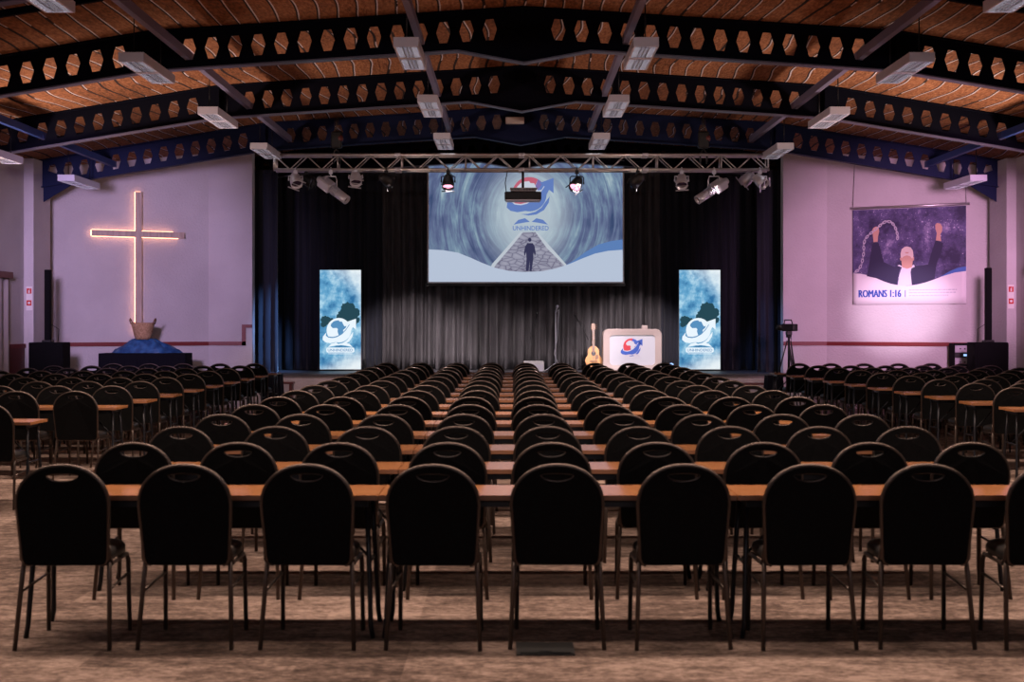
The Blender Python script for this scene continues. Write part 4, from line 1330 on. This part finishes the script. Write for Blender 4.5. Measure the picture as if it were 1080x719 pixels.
# equipment rack
y = 24.85
x0, x1 = (1006 - PX) * y / FOC, (1034 - PX) * y / FOC
t = thing('equipment_rack', 'grey equipment rack with blue display beside the right subwoofer', 'rack', ((x0 + x1) / 2, y, 0))
hw = (x1 - x0) / 2; zt = 1.58 - (362 - PY) * y / FOC
b = MB(); b.box(-hw, -hw + 0.02, 0, 0.27, 0.04, zt); b.box(hw - 0.02, hw, 0, 0.27, 0.04, zt); b.box(-hw + .02, hw - .02, 0, 0.27, zt - 0.02, zt); b.box(-hw + .02, hw - .02, 0, 0.27, 0.04, 0.06); b.box(-hw + .02, hw - .02, 0.25, 0.27, 0.06, zt - 0.02)
b.build('case', 'black_matt', t)
zz = zt - 0.03; k = 0
for hgt, m_ in ((0.13, 'rack_grey'), (0.09, 'black'), (0.16, 'rack_grey'), (0.10, 'black'), (0.2, 'rack_grey')):
    b = MB(); b.box(-hw + 0.022, hw - 0.022, 0.004 + 0.004 * (m_ == 'black'), 0.2, zz - hgt, zz - 0.006)
    p = b.build('rack_unit', m_, t)
    if k == 1:
        d = MB(); d.box(-0.06, 0.09, 0.003, 0.009, zz - hgt + 0.025, zz - 0.03); d.build('display', 'display_blue', p)
    else:
        d = MB()
        for q in range(4): d.lathe([(0.014, 0), (0.012, 0.016)], 10, Matrix.Translation((-0.12 + 0.08 * q, 0.005, zz - hgt / 2)) @ Matrix.Rotation(PI / 2, 4, 'X'))
        d.build('knob', 'black', p)
    zz -= hgt; k += 1
for s in (-1, 1):
    b = MB(); b.box(s * (hw - 0.05) - 0.03, s * (hw - 0.05) + 0.03, 0.02, 0.25, 0, 0.04); b.build('foot', 'black', t)

# video camera on tripod
y = 25.42; c = at(832, 341, y)
t = thing('camera_tripod', 'black tripod standing by the right edge of the stage', 'tripod', (c.x, y, 0))
b = MB(); b.tube([(0, 0, 0.75), (0, 0, 1.36)], [0.022, 0.02], 8); b.lathe([(0.05, 1.33), (0.05, 1.37)], 12); b.build('centre_column', 'black', t)
for k in range(3):
    a = R(-90 + 120 * k + 14); e = Vector((0.38 * math.cos(a), 0.38 * math.sin(a), 0.0))
    b = MB()
    n_ = Vector((-math.sin(a), math.cos(a), 0)) * 0.022
    b.tube([Vector((0.03 * math.cos(a), 0.03 * math.sin(a), 1.27)) + n_, e * 0.55 + n_ + Vector((0, 0, 0.58))], 0.010, 6)
    b.tube([Vector((0.03 * math.cos(a), 0.03 * math.sin(a), 1.27)) - n_, e * 0.55 - n_ + Vector((0, 0, 0.58))], 0.010, 6)
    b.tube([e * 0.5 + Vector((0, 0, 0.64)), e + Vector((0, 0, 0.012))], 0.011, 6)
    b.build('leg', 'black', t)
b = MB(); b.box(-0.05, 0.05, -0.06, 0.06, 1.37, 1.44, bev=0.01); b.tube([(0.03, 0.04, 1.40), (0.10, 0.30, 1.28)], 0.009, 6); b.build('head', 'black', t)
t = thing('video_camera', 'black video camera mounted on the tripod', 'camera', (c.x, y, 1.442))
MR = Matrix.Rotation(R(35), 4, 'Z')
b = MB(); b.box(-0.06, 0.06, -0.17, 0.14, 0.0, 0.13, MR, bev=0.012); b.build('body', 'black', t)
b = MB(); b.lathe([(0.045, 0.13), (0.055, 0.2), (0.06, 0.26), (0.055, 0.26)], 14, MR @ Matrix.Translation((0, 0, 0.065)), 'Y'); b.build('lens', 'black', t)
b = MB(); b.tube([(0, 0.12, 0.12), (0, 0.10, 0.2), (0, -0.06, 0.2), (0, -0.09, 0.12)], 0.012, 6, M=MR); b.build('handle', 'black', t)
b = MB(); b.box(-0.15, -0.06, 0.02, 0.035, 0.05, 0.12, MR); b.build('monitor', 'black', t)

# ------------------------------------------------------------------ poster on the right wall
angR = -math.atan((YF - CORNER_R) / (XR - CREASE_R))
pl, pr = Vector((6.32, 26.25, 0)), Vector((8.11, 25.205, 0))
mid = (pl + pr) / 2; nR = Vector((math.sin(angR), -math.cos(angR), 0))
PWD, PHT = 2.05, 1.76
t = thing('wall_poster', 'wide cloth poster of a person breaking a chain on right wall', 'poster', (mid.x + nR.x * 0.05, mid.y + nR.y * 0.05, 1.93), angR)
b = MB()
nx, nz = 24, 10
vs = [(-PWD / 2 + PWD * i / nx, 0.008 * math.sin(i * 0.8 + k * 0.2) * (1 - k / nz), PHT * k / nz) for k in range(nz + 1) for i in range(nx + 1)]
fs = [(k * (nx + 1) + i, k * (nx + 1) + i + 1, (k + 1) * (nx + 1) + i + 1, (k + 1) * (nx + 1) + i) for k in range(nz) for i in range(nx)]
b.add([(v[0], 0.012, v[2]) for v in vs], fs, True)
o = b.build('cloth', 'print_white', t, None, False)
md = o.modifiers.new('thick', 'SOLIDIFY'); md.thickness = 0.004; md.offset = 1
b = MB(); b.tube([(-PWD / 2 - 0.04, 0.0, PHT + 0.02), (PWD / 2 + 0.06, 0.0, PHT + 0.02)], 0.025, 8); b.build('hanging_rail', 'aluminium', t)
b = MB()
for s in (-1, 1): b.tube([(s * PWD / 2, 0.0, PHT + 0.03), (s * (PWD / 2 - 0.02), 0.03, ceil_z(7.2) - 1.93 - (0.05 if s < 0 else 0.35))], 0.004, 4)
b.build('hanging_wire', 'table_metal', t)
NM = ['print_dust', 'print_white', 'print_suit', 'print_skin', 'print_face', 'print_shirt', 'print_chain', 'print_blue', 'ink_grey', 'ink_blue']
ix = {n: i for i, n in enumerate(NM)}
PXL, PXR_, PZT, PZB = 58, 782, 118, 703       # edges of the cloth in the 839x719 enlargement


def pp(px, py):
    u = (px - PXL) / (PXR_ - PXL)
    zt = 118 + (78 - 118) * u; zb = 708 + (690 - 708) * u
    return (-PWD / 2 + PWD * u, PHT * (1 - (py - zt) / (zb - zt)))


b = MB()
wave = [(58, 515), (110, 515), (160, 525), (210, 540), (260, 560), (310, 575), (360, 583), (410, 585), (470, 578), (530, 562), (590, 540), (650, 515), (715, 495), (782, 485)]
b.cur = ix['print_dust']; b.flat([pp(58, 122), pp(782, 82)] + [pp(*p) for p in wave[::-1]], 0.002)
b.cur = ix['print_blue']; b.flat([pp(*p) for p in [(620, 527), (680, 490), (730, 468), (782, 458), (782, 487), (715, 497), (650, 517)]], 0.005)
# person with raised arms
b.cur = ix['print_suit']
b.flat([pp(*p) for p in [(150, 530), (170, 430), (185, 340), (195, 318), (228, 322), (240, 360), (262, 440), (330, 470), (372, 455), (350, 560), (345, 580), (290, 568), (210, 540)]], 0.004)
b.flat([pp(*p) for p in [(440, 580), (436, 460), (480, 460), (545, 450), (560, 400), (592, 300), (640, 315), (630, 370), (600, 440), (585, 540), (530, 562)]], 0.004)
b.cur = ix['print_shirt']; b.flat([pp(*p) for p in [(352, 583), (362, 520), (378, 470), (350, 462), (360, 455), (392, 468), (432, 468), (455, 452), (462, 466), (440, 476), (434, 500), (442, 580), (400, 585)]], 0.006)
b.cur = ix['print_skin']
b.flat([pp(*p) for p in [(380, 470), (374, 416), (390, 398), (412, 392), (434, 398), (450, 416), (444, 468), (412, 480)]], 0.0075)
b.flat([pp(*p) for p in [(195, 318), (190, 270), (185, 245), (195, 228), (212, 220), (228, 225), (232, 250), (224, 285), (222, 315)]], 0.0065)
b.flat([pp(*p) for p in [(594, 300), (600, 255), (592, 230), (590, 205), (600, 192), (622, 196), (634, 215), (632, 245), (622, 262), (628, 305)]], 0.0065)
b.cur = ix['print_face']; b.flat([pp(*p) for p in [(372, 420), (370, 385), (378, 358), (396, 344), (415, 341), (436, 347), (449, 365), (453, 395), (450, 420), (432, 402), (412, 396), (392, 402)]], 0.009)
b.cur = ix['print_skin']
b.flat([pp(*p) for p in [(365, 415), (376, 408), (378, 430), (369, 428)]], 0.0095); b.flat([pp(*p) for p in [(447, 410), (457, 404), (456, 426), (447, 430)]], 0.0095)
b.flat([pp(*p) for p in [(398, 376), (425, 376), (420, 384), (404, 384)]], 0.0105)
# chain
b.cur = ix['print_chain']
path = [(72, 508), (98, 490), (118, 455), (126, 415), (132, 375), (130, 335), (140, 300), (165, 272), (195, 250), (225, 225), (250, 202), (280, 186), (312, 192), (332, 215), (345, 245), (352, 275), (350, 300)]
P = [pp(*p) for p in path]
lin = []
for i in range(len(P) - 1):
    for q in range(2):
        lin.append((P[i][0] + (P[i + 1][0] - P[i][0]) * q / 2, P[i][1] + (P[i + 1][1] - P[i][1]) * q / 2, math.atan2(P[i + 1][1] - P[i][1], P[i + 1][0] - P[i][0])))
for i, (x, z, a) in enumerate(lin):
    Lk, Wk = 0.045, (0.026 if i % 2 else 0.012)
    ou = [(Lk * math.cos(R(t_)), Wk * math.sin(R(t_))) for t_ in range(0, 360, 30)]
    inn_ = [(p[0] * 0.62, p[1] * 0.45) for p in ou]
    rot = lambda p: (x + p[0] * math.cos(a) - p[1] * math.sin(a), z + p[0] * math.sin(a) + p[1] * math.cos(a))
    o_, i_ = [rot(p) for p in ou], [rot(p) for p in inn_]
    for k in range(12):
        q = (k + 1) % 12
        b.flat([o_[k], o_[q], i_[q], i_[k]], 0.009)
b.build('printed_picture', NM, t, None, False)
b = MB()
p0 = pp(96, 662)
for k in range(4): put_text(b, 'ROMANS 1:16', p0[0] + 0.005 * k, p0[1], 0.19, 0.004 + 0.0002 * k, align='l', width=0.775)
b.build('lettering', 'ink_blue', t, None, False)
b = MB(); q = pp(398, 655); b.flat([(q[0], q[1]), (q[0] + 0.014, q[1]), (q[0] + 0.014, q[1] + 0.125), (q[0], q[1] + 0.125)], 0.004)
b.build('divider', 'ink_blue', t, None, False)
b = MB()
rnd = random.Random(11)
for row in range(3):
    x = pp(424, 612)[0]; z = pp(424, 614 + 17 * row)[1]; xe = pp((728, 718, 672)[row], 600)[0]
    while x < xe:
        w_ = rnd.uniform(0.02, 0.07); b.flat([(x, z), (min(x + w_, xe), z), (min(x + w_, xe), z + 0.018), (x, z + 0.018)], 0.004); x += w_ + 0.010
o = b.build('small_print', 'ink_grey', t, None, False); o['kind'] = 'stuff'

# ------------------------------------------------------------------ side wall details
# window drapes at the left edge
def drape(name, x, ya, yb, z0, z1, m, label, cat, seed, s):
    rnd = random.Random(seed); n = 60; vs = []; ph = 0; prof = []
    for i in range(n + 1):
        ph += rnd.uniform(0.3, 1.0); prof.append(math.sin(ph))
    for k in range(7):
        for i in range(n + 1): vs.append((x + s * (0.05 + 0.035 * prof[i] * (1 - 0.05 * k)), ya + (yb - ya) * i / n, z0 + (z1 - z0) * k / 6))
    b = MB(); b.add(vs, [(k * (n + 1) + i, k * (n + 1) + i + 1, (k + 1) * (n + 1) + i + 1, (k + 1) * (n + 1) + i) for k in range(6) for i in range(n)], True)
    t = thing(name, label, cat, (0, 0, 0))
    o = b.build('cloth', m, t, None, False); md = o.modifiers.new('thick', 'SOLIDIFY'); md.thickness = 0.006
    b = MB(); b.box(min(x, x + s * 0.12), max(x, x + s * 0.12), ya - 0.1, yb + 0.05, z1 - 0.02, z1 + 0.08); b.build('pelmet', 'maroon' if m == 'drape' else 'black', t)
    return t


drape('window_curtain', XL, 20.6, 22.85, 0.02, 2.33, 'drape', 'pale pleated curtain under a dark pelmet on the left wall', 'curtain', 1, 1)
drape('window_curtain', XR, 20.6, 23.0, 0.5, 2.45, 'drape_dark', 'dark curtain at the edge of the right wall', 'curtain', 2, -1)
# dark panelled dado on the left wall beside the drapes
b = MB(); b.box(XL, XL + 0.03, 22.9, 23.7, 0.0, 1.17); o = b.build('baseboard_left', 'maroon'); struct(o)


def fire_sign(x, y, z, s, label):
    t = thing('fire_sign', label, 'sign', (x, y, z), 0, 'small safety signs on the wall piers')
    b = MB(); b.box(-0.05, 0.05, -0.008, 0, -0.20, 0.20); b.build('plate', 'sign_white', t)
    b = MB(); b.box(-0.04, 0.04, -0.011, -0.008, 0.08, 0.17); b.box(-0.04, 0.04, -0.011, -0.008, -0.12, -0.03)
    b.build('red_square', 'red_plastic', t)
    b = MB(); b.box(-0.012, 0.012, -0.014, -0.011, 0.09, 0.14); b.tube([(0.0, -0.0125, 0.145), (0.018, -0.0125, 0.16)], 0.004, 5); b.prism(circle(0, -0.075, 0.022, n=14), -0.014, -0.011)
    b.build('pictogram', 'sign_white', t)


mat('sign_dim', (0.5, 0.45, 0.47), 0.6)
fire_sign(XL + 0.088, 23.75, 2.0, 1, 'small red and white safety sign on the left wall pier')
fire_sign(XR - 0.088, 23.75, 2.03, 1, 'small red and white safety sign on the right wall pier')

# low reddish benches at the foot of the stage
def bench(px0, px1, y, z, label):
    x0, x1 = (px0 - PX) * y / FOC, (px1 - PX) * y / FOC
    t = thing('low_bench', label, 'bench', ((x0 + x1) / 2, y, 0), 0, 'low benches before the stage')
    hw = (x1 - x0) / 2
    b = MB(); b.box(-hw, hw, 0, 0.25, z - 0.035, z, bev=0.006); b.build('seat', 'maroon', t)
    for s in (-1, 1):
        b = MB(); b.box(s * (hw - 0.05) - 0.025, s * (hw - 0.05) + 0.025, 0.02, 0.23, 0, z - 0.034); b.build('leg', 'maroon', t)


bench(289, 309, 26.0, 0.50, 'low reddish brown bench at the left foot of the stage')
bench(783, 812, 26.0, 0.48, 'low reddish brown bench at the right foot of the stage')
# black draped box at the head of the left block
x0, x1 = (277 - PX) * 25.4 / FOC, (295 - PX) * 25.4 / FOC
t = thing('draped_stand', 'small black draped stand at the stage end of the left block', 'stand', ((x0 + x1) / 2, 25.4, 0))
hw = (x1 - x0) / 2
b = MB(); b.add([(-hw - .04, -.03, 0.01), (hw + .04, -.03, 0.01), (hw + .04, .38, 0.01), (-hw - .04, .38, 0.01), (-hw, 0, .66), (hw, 0, .66), (hw, .35, .66), (-hw, .35, .66)],
             [(0, 3, 2, 1), (4, 5, 6, 7), (0, 1, 5, 4), (1, 2, 6, 5), (2, 3, 7, 6), (3, 0, 4, 7)]); b.build('cloth', 'black_cloth', t)
b = MB(); b.box(-hw - .01, hw + .01, -.01, .36, .66, .675); b.build('top', 'black', t)
x0, x1 = (810 - PX) * 25.6 / FOC, (826 - PX) * 25.6 / FOC
t = thing('draped_stand', 'small black draped stand beside the camera tripod', 'stand', ((x0 + x1) / 2, 25.6, 0))
hw = (x1 - x0) / 2
b = MB(); b.add([(-hw - .05, -.03, 0.01), (hw + .03, -.03, 0.01), (hw + .03, .38, 0.01), (-hw - .05, .38, 0.01), (-hw, 0, .63), (hw, 0, .63), (hw, .35, .63), (-hw, .35, .63)],
             [(0, 3, 2, 1), (4, 5, 6, 7), (0, 1, 5, 4), (1, 2, 6, 5), (2, 3, 7, 6), (3, 0, 4, 7)]); b.build('cloth', 'black_cloth', t)
b = MB(); b.box(-hw - .01, hw + .01, -.01, .36, .63, .645); b.build('top', 'black', t)


# ------------------------------------------------------------------ lights
def area(name, loc, target, sx, sy, power, col, spread=180):
    l = bpy.data.lights.new(name, 'AREA'); l.shape = 'RECTANGLE'; l.size = sx; l.size_y = sy; l.energy = power; l.color = col; l.spread = R(spread)
    o = bpy.data.objects.new(name, l); COL.objects.link(o); o.location = loc
    o.rotation_euler = (Vector(target) - Vector(loc)).to_track_quat('-Z', 'Y').to_euler()
    return o


def spot(name, loc, target, power, col, angle, blend=0.6, rad=0.1):
    l = bpy.data.lights.new(name, 'SPOT'); l.energy = power; l.color = col; l.spot_size = R(angle); l.spot_blend = blend; l.shadow_soft_size = rad
    o = bpy.data.objects.new(name, l); COL.objects.link(o); o.location = loc
    o.rotation_euler = (Vector(target) - Vector(loc)).to_track_quat('-Z', 'Y').to_euler()
    return o


WARM = (1.0, 0.74, 0.60)
area('house_light_near', (0, 7.4, 4.7), (0, 7.4, 0), 11, 0.35, 310, WARM, 125)
area('house_light_mid', (0, 13.2, 4.6), (0, 14.0, 0), 13, 0.35, 560, WARM, 140)
area('rear_fill', (0, -4.0, 3.9), (0, 12, 4.6), 9, 0.4, 48, (1.0, 0.88, 0.94), 70)  # added unseen fill behind the camera, brightens the ceiling fixtures
# added unseen area lights at the side walls, brightening the roof boards
for sx in (-1, 1):
    area('roof_fill', (0.12 + sx * 7.95, 18.3, 1.7), (0.12 + sx * 5.2, 19.3, 4.4), 3.0, 0.3, 125, (1.0, 0.70, 0.58), 86)
spot('wall_wash_left', (-5.75, 14.0, 3.2), (-6.9, 25.8, 2.4), 3200, (0.80, 0.57, 1.0), 30, 0.8, 0.5)
spot('wall_wash_right', (6.1, 15.0, 3.2), (7.0, 25.7, 2.4), 4000, (1.0, 0.51, 0.84), 31, 0.8, 0.5)
spot('poster_spot', (6.4, 16.0, 3.3), (7.1, 25.7, 1.85), 4800, (1.0, 0.74, 0.95), 12, 1.0, 0.1)
# lamps of the truss
for x, tx in ((-2.1, -2.0), (-1.1, -0.6), (1.1, 1.0), (2.1, 2.4)):
    spot('truss_lamp', (x, 23.7, 3.9), (tx, 28.7, 0.6), 1650, (0.98, 0.82, 0.85), 32, 0.6, 0.08)
spot('truss_blue_left', (-0.6, 23.75, 3.9), (-4.65, 27.5, 1.3), 4200, (0.22, 0.45, 1.0), 20, 0.9, 0.08)
spot('truss_blue_right', (1.9, 23.75, 3.9), (4.95, 27.5, 1.0), 500, (0.25, 0.42, 1.0), 24, 0.9, 0.08)
for sx in (-1, 1):
    spot('truss_front', (0.1 + sx * 3.3, 23.6, 3.95), (0.1 + sx * 4.2, 26.4, 0.2), 220, (1.0, 0.72, 0.76), 40, 0.8, 0.08)
    spot('truss_down', (0.1 + sx * 1.6, 23.6, 3.95), (0.1 + sx * 1.2, 20.6, 0.6), 420, (1.0, 0.80, 0.76), 70, 0.8, 0.08)

w = bpy.data.worlds.new('World'); scene.world = w; w.use_nodes = True
w.node_tree.nodes['Background'].inputs['Color'].default_value = (0.55, 0.42, 0.5, 1)
w.node_tree.nodes['Background'].inputs['Strength'].default_value = 0.035

# ------------------------------------------------------------------ camera
cam = bpy.data.cameras.new('camera'); co = bpy.data.objects.new('camera', cam); COL.objects.link(co)
co.location = (0, 0, CAM_Z); co.rotation_euler = (PI / 2, 0, 0)
cam.sensor_width = 36; cam.lens = FOC / 1080 * 36
cam.shift_x = -(PX - 540) / 1080; cam.shift_y = (PY - 359.5) / 1080
cam.clip_end = 200
cam.dof.use_dof = True; cam.dof.focus_distance = 26.5; cam.dof.aperture_fstop = 4.2
scene.camera = co
scene.view_settings.view_transform = 'Standard'; scene.view_settings.look = 'None'
scene.view_settings.gamma = 1; scene.view_settings.use_curve_mapping = False
scene.view_settings.exposure = 0.0
